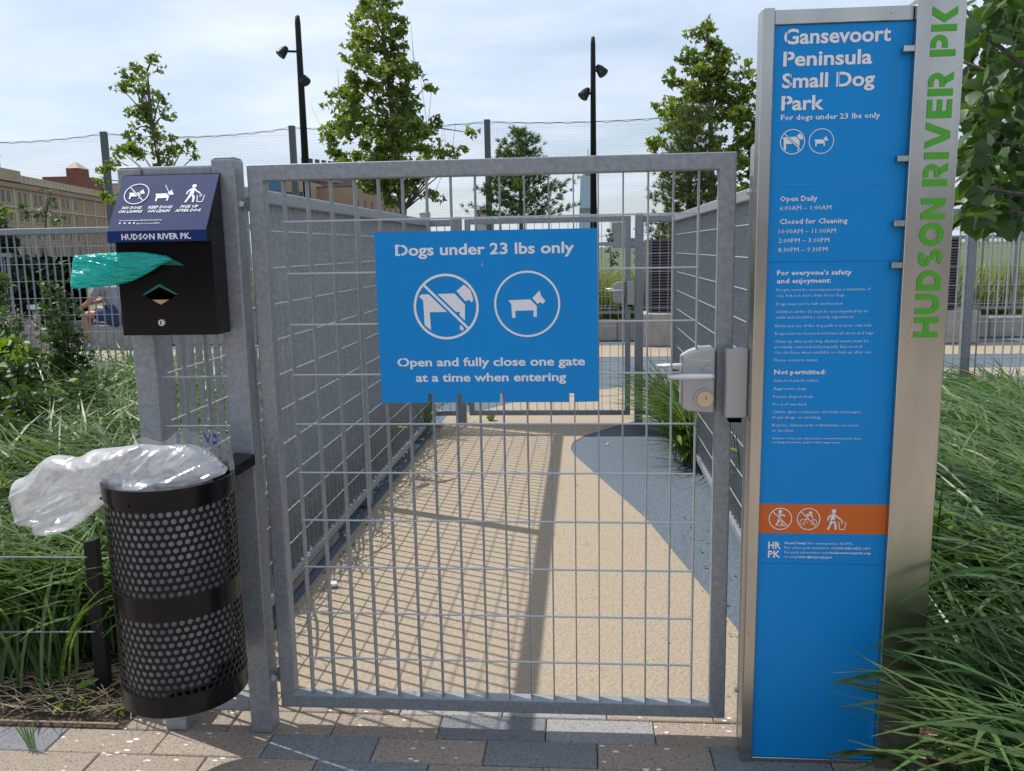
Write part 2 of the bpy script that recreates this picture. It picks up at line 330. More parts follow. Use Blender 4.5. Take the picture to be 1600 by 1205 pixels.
class Flat:
    "flat print: polygons on a surface given by a map (a, b) -> point"
    def __init__(s, fmap): s.f = fmap; s.m = MB()
    def poly(s, pts, lay=0, mi=0):
        P = [s.f(a, b, lay) for a, b in pts]
        bm = bmesh.new(); vs = [bm.verts.new((a, b, 0)) for a, b in pts]; f = bm.faces.new(vs); bmesh.ops.triangulate(bm, faces=[f])
        bm.verts.index_update(); s.m.add(P, [tuple(v.index for v in f.verts) for f in bm.faces], mi); bm.free()
    def ring(s, c, r0, r1, lay=0, mi=0, n=40):
        P = []; 
        for k in range(n):
            t = 2*math.pi*k/n; P += [s.f(c[0]+r0*math.cos(t), c[1]+r0*math.sin(t), lay), s.f(c[0]+r1*math.cos(t), c[1]+r1*math.sin(t), lay)]
        s.m.add(P, [(2*k, 2*k+1, (2*k+3) % (2*n), (2*k+2) % (2*n)) for k in range(n)], mi)
    def disc(s, c, r, lay=0, mi=0, n=16): s.poly([(c[0]+r*math.cos(2*math.pi*k/n), c[1]+r*math.sin(2*math.pi*k/n)) for k in range(n)], lay, mi)
    def stroke(s, a, b, w, lay=0, mi=0):
        a = Vector(a); b = Vector(b); d = (b-a).normalized(); n = Vector((-d.y, d.x))*w/2
        s.poly([a+n, a-n, b-n, b+n], lay, mi)
BIGDOG = [(-.82, .31), (-.76, .38), (.27, .40), (.58, .06), (.56, -.60), (.50, -.73), (.41, -.71), (.41, -.16), (-.51, -.16), (-.49, -.71), (-.68, -.55), (-.70, .20)]
BIGHEAD = [(.33, .47), (.56, .66), (.76, .49), (.84, .20), (.79, .12), (.70, .20), (.59, .16)]
SMALLDOG = [(-.57, .12), (.09, .14), (.29, -.06), (.29, -.39), (.19, -.39), (.19, -.19), (-.36, -.20), (-.36, -.41), (-.46, -.41), (-.48, .01)]
SMALLHEAD = [(.16, .18), (.38, .40), (.42, .25), (.55, .08), (.47, 0.0), (.40, .05), (.31, .0)]
def sc(poly, c, r): return [(c[0]+x*r, c[1]+z*r) for x, z in poly]
def slash(F, c, r, w=0.075, lay=2):
    a = (c[0]-.70*r, c[1]+.70*r); b = (c[0]+.70*r, c[1]-.70*r)
    F.stroke(a, b, w*r*2.6, lay, 1); F.stroke(a, b, w*r, lay+1, 0)
def ic_bigdog(F, c, r, w=0.075):
    F.poly(sc(BIGDOG, c, r), 1); F.poly(sc(BIGHEAD, c, r), 1); slash(F, c, r, w); F.ring(c, r*(1-w), r, 4)
def ic_smalldog(F, c, r, w=0.06):
    F.poly(sc(SMALLDOG, c, r), 1); F.poly(sc(SMALLHEAD, c, r), 1); F.ring(c, r*(1-w), r, 1)
def ic_litter(F, c, h):
    k = h/230.
    q = lambda x, y: (c[0]+(x-840)*k, c[1]-(y-290)*k)
    F.disc(q(815, 202), 23*k, 1)
    F.poly([q(790, 228), q(832, 230), q(826, 310), (q(784, 300))], 1)
    for a, b, w in [((828, 240), (858, 272), 15), ((858, 270), (892, 292), 14), ((796, 236), (764, 268), 17), ((764, 264), (754, 304), 14),
                    ((798, 300), (782, 356), 25), ((784, 350), (760, 404), 20), ((806, 300), (836, 344), 24), ((837, 338), (839, 404), 20),
                    ((869, 318), (880, 404), 8), ((878, 401), (933, 401), 9), ((932, 404), (943, 318), 8)]:
        F.stroke(q(*a), q(*b), w*k, 1)
    for x, y in ((896, 308), (912, 318), (902, 336)): F.disc(q(x, y), 8*k, 1, n=8)
def ic_skate(F, c, r):
    k = r/122.; q = lambda x, y: (c[0]+(x-273)*k, c[1]-(y-290)*k)
    F.disc(q(270, 210), 19*k, 1)
    for a, b, w in [((262, 228), (262, 290), 34), ((262, 240), (205, 245), 12), ((272, 240), (325, 258), 14), ((262, 290), (250, 335), 22), ((252, 330), (228, 364), 18), ((268, 290), (292, 325), 20), ((292, 322), (296, 356), 16), ((255, 364), (345, 364), 8)]:
        F.stroke(q(*a), q(*b), w*k, 1)
    F.stroke(q(188, 206), q(355, 372), 24*k, 2, 1); F.stroke(q(188, 206), q(355, 372), 9*k, 3); F.ring(c, r*.92, r, 4)
def ic_bike(F, c, r):
    k = r/122.; q = lambda x, y: (c[0]+(x-563)*k, c[1]-(y-290)*k)
    F.disc(q(582, 224), 19*k, 1); F.ring(q(505, 325), 27*k, 33*k, 1, n=20); F.ring(q(620, 325), 27*k, 33*k, 1, n=20)
    for a, b, w in [((560, 240), (535, 275), 30), ((575, 245), (608, 262), 13), ((540, 280), (572, 300), 22), ((536, 285), (525, 345), 16), ((505, 325), (560, 330), 7), ((600, 270), (620, 325), 7)]:
        F.stroke(q(*a), q(*b), w*k, 1)
    F.stroke(q(478, 206), q(645, 372), 24*k, 2, 1); F.stroke(q(478, 206), q(645, 372), 9*k, 3); F.ring(c, r*.92, r, 4)

# ------------------------------------------------------------------ ground
def sheet(name, pts, z, M, parent=None):
    bm = bmesh.new(); vs = [bm.verts.new((x, y, z)) for x, y in pts]; f = bm.faces.new(vs)
    if f.normal.z < 0: f.normal_flip()
    bmesh.ops.triangulate(bm, faces=[f]); me = bpy.data.meshes.new(name); bm.to_mesh(me); bm.free(); me.materials.append(M)
    for p in me.polygons:
        if p.normal.z < 0: p.flip()
    o = bpy.data.objects.new(name, me); COL.objects.link(o); o.parent = parent; return o
tag(sheet('ground', [(-3000, -3000), (3000, -3000), (3000, 3000), (-3000, 3000)], -0.06, G['lawn']), kind='structure')
tag(sheet('promenade', [(-40, -30), (40, -30), (40, -0.52), (-40, -0.52)], -0.002, G['pave']), kind='structure')
pav = tag(sheet('pavement', [(-40, -0.53), (40, -0.53), (40, 0.14), (-0.42, 0.14), (-0.42, 0.02), (-40, 0.02)], -0.022, G['joint']), kind='structure')
PW, PH = 0.3015, 0.1168
def paver_mesh(key, w, h):
    m = MB(); c = 0.003; W2, H2 = w/2-0.0012, h/2-0.0015
    lo = [(-W2, -H2, -0.02), (W2, -H2, -0.02), (W2, H2, -0.02), (-W2, H2, -0.02)]; md = [(x, y, -c) for x, y, _ in lo]
    tp = [(-W2+c, -H2+c, 0), (W2-c, -H2+c, 0), (W2-c, H2-c, 0), (-W2+c, H2-c, 0)]
    m.add(lo+md+tp, [(0, 1, 5, 4), (1, 2, 6, 5), (2, 3, 7, 6), (3, 0, 4, 7), (4, 5, 9, 8), (5, 6, 10, 9), (6, 7, 11, 10), (7, 4, 8, 11), (8, 9, 10, 11)])
    return m.mesh('paver', G[key])
PM = {k: paver_mesh(k, PW, PH) for k in ('pv_b', 'pv_g', 'pv_l')}
PS = {k: paver_mesh(k, PW, 0.033) for k in ('pv_b', 'pv_g', 'pv_l')}
rows = [(0.105, 0.0155, 'bbblgb', PS, 0.03), (0.0285, 0.145, 'bbbbglbb', PM, None), (-0.088, -0.015, 'gbbgbgbgb', PM, None), (-0.2048, 0.145, 'bbbgbbgb', PM, None), (-0.3216, -0.015, 'bgbbgbbg', PM, None), (-0.4384, 0.145, 'gbbgbbgb', PM, None)]
for ri, (yc, off, pat, ms, _) in enumerate(rows):
    for k in range(-5, 8):
        x0 = off+k*PW
        if yc > -0.03 and x0 < -0.47: continue
        if ri == 1: key = {-2: 'pv_b', -1: 'pv_b', 0: 'pv_b', 1: 'pv_g', 2: 'pv_l', 3: 'pv_b'}.get(k, 'pv_g')
        elif ri == 2: key = {-3: 'pv_g', -2: 'pv_b', -1: 'pv_b', 0: 'pv_g', 1: 'pv_b', 2: 'pv_g', 3: 'pv_b', 4: 'pv_g'}.get(k, 'pv_b')
        elif ri == 3: key = {0: 'pv_g', 1: 'pv_b', 2: 'pv_b', 3: 'pv_g'}.get(k, 'pv_b')
        elif ri == 0: key = 'pv_l' if k in (1, 2) else 'pv_b'
        else: key = 'pv_g' if (k*7+ri) % 3 == 0 else 'pv_b'
        inst('paver', ms[key], pav, (x0+PW/2, yc, random.uniform(-0.0015, 0.0015)), (random.uniform(-.004, .004), random.uniform(-.002, .002), random.uniform(-.003, .003)))
# run surface
fl = tag(sheet('path', [(-0.56, 0.122), (1.9, 0.122), (1.9, 4.3), (9, 4.3), (9, 10.1), (-9, 10.1), (-9, 4.4), (-0.56, 4.4)], -0.006, G['bluefloor']), kind='structure')
lft = [(-0.25, 0.122), (-0.25, 4.6), (0.044, 4.86), (0.55, 5.72), (0.85, 5.84), (1.09, 5.88), (1.32, 6.15), (2.2, 7.0), (9, 7.4)]
rgt = [(9, 7.0), (3, 6.2), (1.7, 4.9), (1.125, 4.21), (0.86, 3.83), (0.79, 3.66), (0.775, 3.52), (0.775, 3.40), (0.80, 3.25), (1.166, 1.941), (1.39, 0.713), (1.43, 0.122)]
tag(sheet('beige_path', lft+rgt, -0.002, G['beigefloor']), kind='structure')
tag(sheet('beige_court', [(-9, 8.3), (9, 8.3), (9, 9.55), (-9, 9.55)], -0.002, G['beigefloor']), kind='structure')
tag(sheet('planting_soil', [(-9, -0.05), (-0.40, -0.05), (-0.40, 0.14), (-0.35, 0.14), (-0.35, 4.2), (-9, 4.2)], -0.003, G['soil']), kind='structure')
tag(sheet('planting_soil', [(1.56, 0.06), (9, 0.06), (9, 4.2), (1.56, 4.2)], 0.004, G['soil']), kind='structure')
tag(sheet('planting_soil', [(1.74, -1.2), (9, -1.2), (9, 0.06), (1.74, 0.06)], 0.006, G['soil']), kind='structure')

# ------------------------------------------------------------------ welded grating: bars 25 x 3 mm every 62 mm, wires every 133 mm
PIT_B = 0.0622
ZW = [1.413-0.1335*k for k in range(10)]
bar_side = MB().box(-.0015, .0015, 0, .0205, 0.098, 1.522).mesh('bar', G['galv'])
bar_me = MB().box(-.0016, .0016, 0, .027, 0.098, 1.522).mesh('bar', G['galv'])
def wire_me(L): return MB().tube([(0, 0, 0), (L, 0, 0)], 0.0026, 6).mesh('wire', G['galv_new'])
def post_obj(name, parent, x, y, w=0.062, h=1.578, z0=0, world=False, M='galv'):
    m = MB(); m.box(x-w/2, x+w/2, y-w/2, y+w/2, z0, h-0.006)
    c = 0.007; m.hexa([(x-w/2, y-w/2, h-.006), (x+w/2, y-w/2, h-.006), (x+w/2, y+w/2, h-.006), (x-w/2, y+w/2, h-.006), (x-w/2+c, y-w/2+c, h), (x+w/2-c, y-w/2+c, h), (x+w/2-c, y+w/2-c, h), (x-w/2+c, y+w/2-c, h)])
    return m.build(name, G[M], parent, bevel=0.006, seg=2)
def panel(parent, x0, x1, first=None, yb=-0.0125, rail=0.05, pitch=PIT_B):
    "rails, bars and wires between x0 and x1 in the parent's frame"
    MB().box(x0, x1, -rail/2, rail/2, 1.508, 1.558).build('top_rail', G['galv'], parent, bevel=0.006, seg=2)
    MB().box(x0, x1, -rail/2, rail/2, 0.062, 0.100).build('bottom_rail', G['galv'], parent, bevel=0.005, seg=2)
    n = int((x1-x0-0.02)/pitch); st = x0+((x1-x0)-(n-1)*pitch)/2 if first is None else first
    for k in range(n):
        inst('bar', bar_side, parent, (st+k*pitch, yb, 0))
    wm = wire_me(x1-x0)
    for z in ZW: inst('wire', wm, parent, (x0, yb+0.001, z))

# gate
def lock(parent):
    body = [(1.108, .925), (1.125, .918), (1.186, .914), (1.187, 1.078), (1.155, 1.076), (1.130, 1.068), (1.108, 1.054)]
    lk = MB().prism(body, -0.028, 0.052).build('lock_case', G['alu'], parent, bevel=0.004, seg=2)
    hb = MB(); hb.tube([(1.170, -0.028, 1.021), (1.170, -0.036, 1.021)], 0.0145, 20); hb.tube([(1.170, -.03, 1.018), (1.170, -.066, 1.014)], 0.0075, 12)
    hb.build('handle_rose', G['alu'], lk, smooth=False)
    MB().tube([(1.178, -.066, 1.013), (1.172, -.068, 1.013), (1.12, -.068, 1.0125), (1.066, -.066, 1.012)], [0.0075, .0082, .0078, .006], 12).build('lever_handle', G['satin'], lk, smooth=True)
    MB().tube([(1.170, .052, 1.018), (1.170, .085, 1.018), (1.11, .088, 1.018), (1.052, .086, 1.018)], [0.0075, .008, .0078, .006], 12).build('lever_handle', G['satin'], lk, smooth=True)
    MB().tube([(1.160, -.028, .952), (1.160, -.034, .952)], 0.0245, 28).build('cylinder_collar', G['alu'], lk)
    MB().tube([(1.162, -.034, .951), (1.162, -.040, .951)], [0.0205, .0195], 28).build('lock_cylinder', G['brass'], lk)
    m = MB(); m.tube([(1.164, -.040, .954), (1.164, -.0415, .954)], 0.0075, 16); m.build('key_plug', G['brass'], lk)
    MB().box(1.1632, 1.1650, -.0421, -.041, .950, .959).build('keyhole', G['dark'], lk)
    f = Flat(lambda a, b, l=0: (a, -0.0284, b))
    for k in range(11):   # worn embossed line across the case
        f.poly([(1.118+k*.0055, 1.0515-.0003*k), (1.122+k*.0055, 1.0515-.0003*k), (1.1215+k*.0055, 1.0495-.0003*k), (1.1175+k*.0055, 1.0490-.0003*k)])
    f.m.build('embossing', G['satin'], lk)
def make_gate(label, loc):
    g = thing('gate', label, 'gate', loc, 'galvanised mesh gates of the dog run')
    H0, H1 = 0.063, 1.558
    W1 = 1.235
    m = MB(); t_ = .041
    for y in (0, .040): m.v += [(0, y, H0), (W1, y, H0), (W1, y, H1), (0, y, H1), (t_, y, H0+t_-.003), (W1-t_, y, H0+t_-.003), (W1-t_, y, H1-t_), (t_, y, H1-t_)]
    for k in range(4):
        a, b = k, (k+1) % 4
        m.f += [(a, b, b+4, a+4), (a+8, a+12, b+12, b+8), (a, a+8, b+8, b), (a+4, b+4, b+12, a+12)]
    m.mi = [0]*16; m.build('frame', G['galv'], g, bevel=0.0035, seg=3)
    for k in range(18): inst('bar', bar_me, g, (.0885+k*PIT_B, .0065, 0))
    wm = wire_me(17*PIT_B)
    for z in ZW: inst('wire', wm, g, (.0885, .0075, z))
    for z in (1.46, 0.155):
        h = MB(); h.tube([(-.009, .018, z-.018), (-.009, .018, z+.018)], 0.005, 12); h.box(-.018, .002, .014, .024, z-.008, z+.008)
        hg = h.build('hinge', G['galv'], g)
        MB().tube([(-.016, -.002, z), (-.016, -.014, z)], 0.008, 6).build('bolt', G['satin'], hg)
    lock(g)
    return g
gateF = make_gate('near galvanised steel mesh gate carrying the blue sign, closed', (0, 0, 0))
gateB = make_gate('far galvanised mesh gate at the inner end of the run, without a sign', (-0.022, 4.27, 0))

def latch_post(x, y, label, far=False):
    t = thing('gate_post', label, 'post', (x, y, 0), 'galvanised gate posts')
    post_obj('post', t, 0, 0)
    k = MB().box(-.091, -.038, -.052, -.006, .905, 1.078).build('keeper_plate', G['alu'], t, bevel=0.003)
    MB().box(-.080, -.050, -.046, -.012, .893, .9045).build('keeper_foot', G['dark'], k)
    MB().tube([(-.045, -.012, 1.46), (-.0315, -.012, 1.46)], 0.007, 8).build('bolt', G['satin'], t)
    MB().tube([(-.045, -.012, .155), (-.0315, -.012, .155)], 0.007, 8).build('bolt', G['satin'], t)
    return t
p1 = thing('gate_post', 'galvanised hinge post between the bag dispenser and the near gate', 'post', (-.049, .0, 0), 'galvanised gate posts')
post_obj('post', p1, 0, 0)
p2 = latch_post(1.302, 0.0, 'galvanised latch post between the near gate and the tall park sign')
p3 = thing('gate_post', 'galvanised hinge post left of the far gate', 'post', (-.077, 4.29, 0), 'galvanised gate posts')
post_obj('post', p3, 0, 0)
p4 = latch_post(1.276, 4.29, 'galvanised latch post right of the far gate')

# fences
def fence(label, loc, rz, L, posts, group='galvanised grating fences around the dog run', posth=1.56):
    t = thing('fence', label, 'fence', loc, group, rz)
    for x in posts: post_obj('post', t, x, 0, 0.062, posth)
    edges = sorted(posts); segs = []
    a = 0.0
    for x in edges:
        if x-0.031 > a+0.05: segs.append((a, x-0.031))
        a = x+0.031
    if a < L-0.05: segs.append((a, L))
    for s0, s1 in segs: panel(t, s0, s1)
    return t
fence('left side fence of the entry run with the bag dispenser post at its near end', (-.298, 0.0, 0), R(90), 4.29, [0.0, 2.13])
fence('right side fence of the entry run behind the tall park sign', (1.55, 4.27, 0), R(-90), 4.24, [0.0, 2.13])
fence('narrow mesh panel behind the bag dispenser, between two posts', (-.267, 0.0, 0), 0, 0.187, [])
fence('narrow mesh panel left of the far gate', (-.30, 4.29, 0), 0, 0.192, [])
fence('narrow mesh panel right of the far gate', (1.307, 4.29, 0), 0, 0.243, [])
fence('cross fence behind the left planting bed, with the seated person beyond', (-6.6, 4.29, 0), 0, 6.27, [0.03, 2.1, 4.17])
fence('cross fence behind the right planting bed, with a dark corner post', (1.581, 4.29, 0), 0, 6.3, [2.06, 4.15])

# ------------------------------------------------------------------ gate sign
gs = thing('gate_sign', 'blue sheet sign on the near gate about dogs under 23 lbs', 'sign', (0.611, -0.006, 0.94))
o = [(.328, .939), (.4515, .939), (.4515, .962), (.4635, .962), (.4635, .939), (.5275, .939), (.5275, .962), (.5405, .962), (.5405, .939), (.641, .939), (.641, .962), (.653, .962), (.653, .939),
     (.8215, .939), (.8215, .962), (.8335, .962), (.8335, .939), (.896, .9405), (.894, 1.381), (.3265, 1.381)]
MB().prism(o, -0.005, -0.002).build('sign_panel', G['blue'], gs, world=True)
gmap = lambda a, b, l=0: (a-.611, -0.0053-0.0002*l+.006, b-.94)
text(gs, 'Dogs under 23 lbs only', lambda a, b: gmap(a, b, 1), .380, 1.3215, .0285, .456, .022)
text(gs, 'Open and fully close one gate', lambda a, b: gmap(a, b, 1), .374, 1.0355, .0225, .488, .022)
text(gs, 'at a time when entering', lambda a, b: gmap(a, b, 1), .4215, .995, .0225, .392, .022)
def X(u): return .3265+(u-22)/1400*.5675
def Z(v): return 1.381-(v-82)/1060*.4415
for fn_, c_ in ((ic_bigdog, (X(467), Z(542))), (ic_smalldog, (X(982), Z(532)))):
    F = Flat(gmap); fn_(F, c_, .0845); F.m.build('pictogram', [G['white'], G['blue']], gs)
F = Flat(gmap); F.poly([(X(712), Z(268)), (X(703), Z(300)), (X(696), Z(298)), (X(704), Z(276))], 1); F.poly([(X(548), Z(452)), (X(551), Z(458)), (X(546), Z(460))], 1); F.m.build('splash', mat('grey_splash', (.35, .36, .33), .8), gs)
# stencil breaks in capitals and numerals
F = Flat(gmap)
for a, b, w, c, d in [(X(183), 1.3215, .0028, .0, .031), (X(172+0), 1.0355, .0022, 0, .024), (X(800), 1.3215, .0022, 0, .03)]:
    F.poly([(a, b-.001), (a+w, b-.001), (a+w, b+d), (a, b+d)], 3, 0)
F.m.build('stencil_break', [G['blue']], gs)

# ------------------------------------------------------------------ tall park sign
py = thing('park_sign', 'tall stainless steel and blue park entrance sign standing right of the near gate', 'sign', (1.5, -0.07, 0))
def P(m, name, M, bevel=0, **k): return m.build(name, G[M] if isinstance(M, str) else M, py, bevel=bevel, world=True, **k)
P(MB().box(1.266, 1.294, -.098, -.045, 0.0, 1.861), 'side_frame', 'steel', .0015)
P(MB().box(1.2945, 1.600, -.094, -.045, 1.825, 1.857), 'top_frame', 'steel', .0015)
P(MB().box(1.2945, 1.600, -.094, -.045, 0.0, .011), 'bottom_frame', 'steel', .001)
P(MB().box(1.2945, 1.6075, -.088, -.045, .0115, 1.8245), 'sign_panel', 'blue', .0)
P(MB().box(1.2945, 1.6075, -.0885, -.0875, .6185, .6945), 'orange_band', 'orange')
bl = MB().box(1.601, 1.706, -.112, -.045, 0.0, 1.868)
blade = P(bl, 'blade', 'steel', .0015)
for z in (1.761, 1.521, 1.375, 1.279): 
    b_ = MB().box(1.5765, 1.6008, -.110, -.0885, z-.0068, z+.0068).build('tab', G['steel'], blade, bevel=.001); b_.location = (-1.5+0, .07, 0)
# seams between the replaceable panels
P(MB().box(1.2948, 1.6005, -.0889, -.0878, 1.4685, 1.4693), 'seam', mat('seam_light', (.1, .32, .7), .5)); P(MB().box(1.2948, 1.6005, -.0889, -.0878, 1.2896, 1.2904), 'seam', mat('seam_dark', (0, .12, .42), .5)); P(MB().box(1.2948, 1.6005, -.0889, -.0878, .5396, .5404), 'seam', 'seam' if 'seam' in G else mat('seam_dark2', (0, .12, .42), .5))
pmap = lambda a, b, l=0: (a-1.5, -0.0889-0.0002*l+.07, b)
T = lambda *a, **k: text(py, a[0], lambda x, z: pmap(x, z, 2), *a[1:], **k)
T('Gansevoort', 1.317, 1.7835, .0335, .237, bold=.024); T('Peninsula', 1.317, 1.7355, .0325, .198, bold=.024)
T('Small Dog', 1.316, 1.6875, .0325, .207, bold=.024); T('Park', 1.316, 1.638, .0325, .096, bold=.024)
T('For dogs under 23 lbs only', 1.316, 1.6155, .0125, .223, bold=.015)
def icon(parent, fmap, fn, c, r_, back, **k):
    F = Flat(fmap); fn(F, c, r_, **k); return F.m.build('pictogram', [G['white'], G[back]], parent)
icon(py, pmap, ic_bigdog, (1.344, 1.5665), .0285, 'blue', w=.07); icon(py, pmap, ic_smalldog, (1.4095, 1.5665), .0285, 'blue')
icon(py, pmap, ic_skate, (1.347, .6565), .0285, 'orange'); icon(py, pmap, ic_bike, (1.4155, .6565), .0285, 'orange'); icon(py, pmap, ic_litter, (1.482, .6565), .054, 'orange')
# stencil breaks over the title capitals
F3 = Flat(pmap)
for x, z0, h in [(1.3235, 1.783, .035), (1.3255, 1.735, .034), (1.3325, 1.687, .034), (1.4415, 1.687, .034), (1.3255, 1.6375, .034)]:
    F3.poly([(x, z0-.001), (x+.0022, z0-.001), (x+.0022, z0+h), (x, z0+h)], 5)
F3.m.build('stencil_break', [G['blue']], py)
T('Open Daily', 1.320, 1.4315, .0125, .086, bold=.015)
def hours(z, a, b):
    T(a, 1.320, z, .0118, None, bold=0); 
for z, s, w in [(1.4105, '6:00\u2009AM \u2013 1:00AM', .118), (1.3565, '10:00AM \u2013 11:00AM', .131), (1.3350, '2:00PM \u2013 3:00PM', .117), (1.3135, '8:30PM \u2013 9:30PM', .114)]:
    T(s.replace('\u2009', ''), 1.320, z, .0112, w, bold=-.004)
T('Closed for Cleaning', 1.320, 1.379, .0122, .157, bold=.015)
T('For everyone\u2019s safety', 1.319, 1.2590, .0118, .173, bold=.022); T('and enjoyment:', 1.319, 1.2400, .0118, .126, bold=.022)
small = [(1.2210, 'People must be accompanied by a minimum of', .218), (1.2075, 'one, but not more than three dogs', .158), (1.1875, 'Dogs may not be left unattended', .153),
 (1.1690, 'Children under 12 must be accompanied by an', .213), (1.1555, 'adult and should be closely supervised', .180), (1.1350, 'Entry and use of the dog park is at your own risk', .224),
 (1.1165, 'Dogs must be licensed and have all shots and tags', .228), (1.0975, 'Clean up after your dog. Animal waste must be', .219), (1.0840, 'promptly removed and properly disposed of.', .206),
 (1.0705, 'Use the hose when available to clean up after use', .226), (1.0520, 'Please conserve water', .102), (1.0020, 'Spiked or pinch collars', .105), (.9820, 'Aggressive dogs', .078),
 (.9625, 'Female dogs in heat', .094), (.9435, 'Food of any kind', .079), (.9245, 'Chairs, glass containers, alcoholic beverages,', .210), (.9110, 'illegal drugs, or smoking', .114),
 (.8915, 'Bicycles, skateboards, rollerblades, scooters,', .207), (.8780, 'or strollers', .051)]
for z, s, w in small: T(s, 1.3195, z, .0070, w, bold=-.010)
T('Not permitted:', 1.320, 1.0205, .0118, .122, bold=.022)
T('Violation of any rule may result in removal from park, fines,', 1.3200, .8595, .0046, .213); T('revoking of permits, and/or other legal action.', 1.3200, .8495, .0046, .165)
T('Need Help?', 1.360, .5910, .0060, .054, bold=.02); T('For emergencies dial', 1.4175, .5910, .0060, .089); T('911.', 1.5095, .5910, .0060, .017, bold=.02)
T('For other park assistance call', 1.360, .5790, .0060, .124); T('212-242-6427,', 1.4870, .5790, .0060, .061, bold=.02); T('24/7', 1.5500, .5790, .0060, .019)
T('For park information visit', 1.360, .5670, .0060, .108); T('hudsonriverpark.org', 1.4710, .5670, .0060, .098, bold=.02)
T('or email', 1.360, .5550, .0060, .034); T('info@hrpt.ny.gov', 1.3970, .5550, .0060, .080, bold=.02)
T('HR', 1.3195, .5785, .0185, .031, bold=.03); T('PK', 1.3195, .5555, .0185, .031, bold=.03)
py.rotation_euler = (0, 0.003, 0); py.location.x -= 0.004
# green cut letters on the blade, reading upwards: u runs up the blade, v to the left edge
def glyph(ch):
    t = .27; s = []
    if ch == 'H': s = [[(0, 0), (t, 0), (t, 1), (0, 1)], [(.66, 0), (.66+t, 0), (.66+t, 1), (.66, 1)], [(t+.0, .38), (.66, .38), (.66, .62), (t, .62)]]; w = .93
    elif ch == 'I': s = [[(0, 0), (t, 0), (t, 1), (0, 1)]]; w = t
    elif ch == 'N': s = [[(0, 0), (t, 0), (t, 1), (0, 1)], [(.66, 0), (.66+t, 0), (.66+t, 1), (.66, 1)], [(t, .62), (t, 1), (.66, .38), (.66, 0)]]; w = .93
    elif ch == 'V': s = [[(0, 1), (.28, 1), (.51, .34), (.51, 0), (.37, 0)], [(.51, 0), (.65, 0), (1.02, 1), (.74, 1), (.51, .34)]]; w = 1.02
    elif ch == 'E': s = [[(0, 0), (t, 0), (t, 1), (0, 1)]]+[[(t, a), (.70, a), (.70, a+.21), (t, a+.21)] for a in (0, .395, .79)]; w = .70
    elif ch == 'K': s = [[(0, 0), (t, 0), (t, 1), (0, 1)], [(.34, .5), (.66, 0), (.98, 0), (.66, .5)], [(.34, .5), (.66, .5), (.98, 1), (.66, 1)]]; w = .98
    elif ch in 'PR':
        s = [[(0, 0), (t, 0), (t, 1), (0, 1)]]; n = 10; c = (.52, .66 if ch == 'P' else .67); ro, ri = .34, .12
        g = .34 if True else t
        pts = [(c[0]+ro*math.cos(a), c[1]+ro*math.sin(a)) for a in [math.pi/2-math.pi*k/n for k in range(n+1)]]
        pin = [(c[0]+ri*math.cos(a), c[1]+ri*math.sin(a)) for a in [-math.pi/2+math.pi*k/n for k in range(n+1)]]
        s.append([(g, c[1]+ro)]+pts+[(g, c[1]-ro), (g, c[1]-ri)]+pin+[(g, c[1]+ri)]); w = .86
        if ch == 'R': s.append([(.42, .34), (.70, .37), (.90, 0), (.60, 0)]); w = .90
    elif ch == 'D':
        n = 12; ro, ri = .5, .26; cx_ = .42
        pts = [(cx_+ro*math.cos(a), .5+ro*math.sin(a)) for a in [math.pi/2-math.pi*k/n for k in range(n+1)]]
        pin = [(cx_+(ri)*math.cos(a), .5+ri*math.sin(a)) for a in [-math.pi/2+math.pi*k/n for k in range(n+1)]]
        s = [[(0, 0), (t, 0), (t, 1), (0, 1)], [(t, 1)]+pts+[(t, 0), (t, .24)]+pin+[(t, .76)]]; w = .92
    elif ch == 'U':
        n = 14; ro, ri = .46, .19; c = (.46, .46); w = .92
        s = [[(0, .46), (.27, .46), (.27, 1), (0, 1)], [(.65, .46), (.92, .46), (.92, 1), (.65, 1)]]
        for k in range(n):
            a0, a1 = math.pi+math.pi*k/n, math.pi+math.pi*(k+1)/n
            s.append([(c[0]+ro*math.cos(a0), c[1]+ro*math.sin(a0)), (c[0]+ro*math.cos(a1), c[1]+ro*math.sin(a1)), (c[0]+ri*math.cos(a1), c[1]+ri*math.sin(a1)), (c[0]+ri*math.cos(a0), c[1]+ri*math.sin(a0))])
    elif ch == 'O':
        n = 24; P_ = []
        for k in range(n):
            a0, a1 = 2*math.pi*k/n, 2*math.pi*(k+1)/n
            s.append([(.52+.52*math.cos(a0), .5+.5*math.sin(a0)), (.52+.52*math.cos(a1), .5+.5*math.sin(a1)), (.52+.25*math.cos(a1), .5+.25*math.sin(a1)), (.52+.25*math.cos(a0), .5+.25*math.sin(a0))])
        w = 1.04
    elif ch == 'S':
        path = []
        for k in range(9): a = math.radians(35+k*(235-0)/8); path.append((.41+.285*math.cos(a), .735+.155*math.sin(a)))
        for k in range(9): a = math.radians(90-k*235/8); path.append((.41+.285*math.cos(a), .265+.155*math.sin(a)))
        hw = .115; L_, R_ = [], []
        for i, p in enumerate(path):
            a = Vector(path[max(0, i-1)]); b = Vector(path[min(len(path)-1, i+1)]); d = (b-a).normalized(); n_ = Vector((-d.y, d.x))*hw
            L_.append(Vector(p)+n_); R_.append(Vector(p)-n_)
        s = [[tuple(L_[i]), tuple(L_[i+1]), tuple(R_[i+1]), tuple(R_[i])] for i in range(len(path)-1)]; w = .80
    return s, w
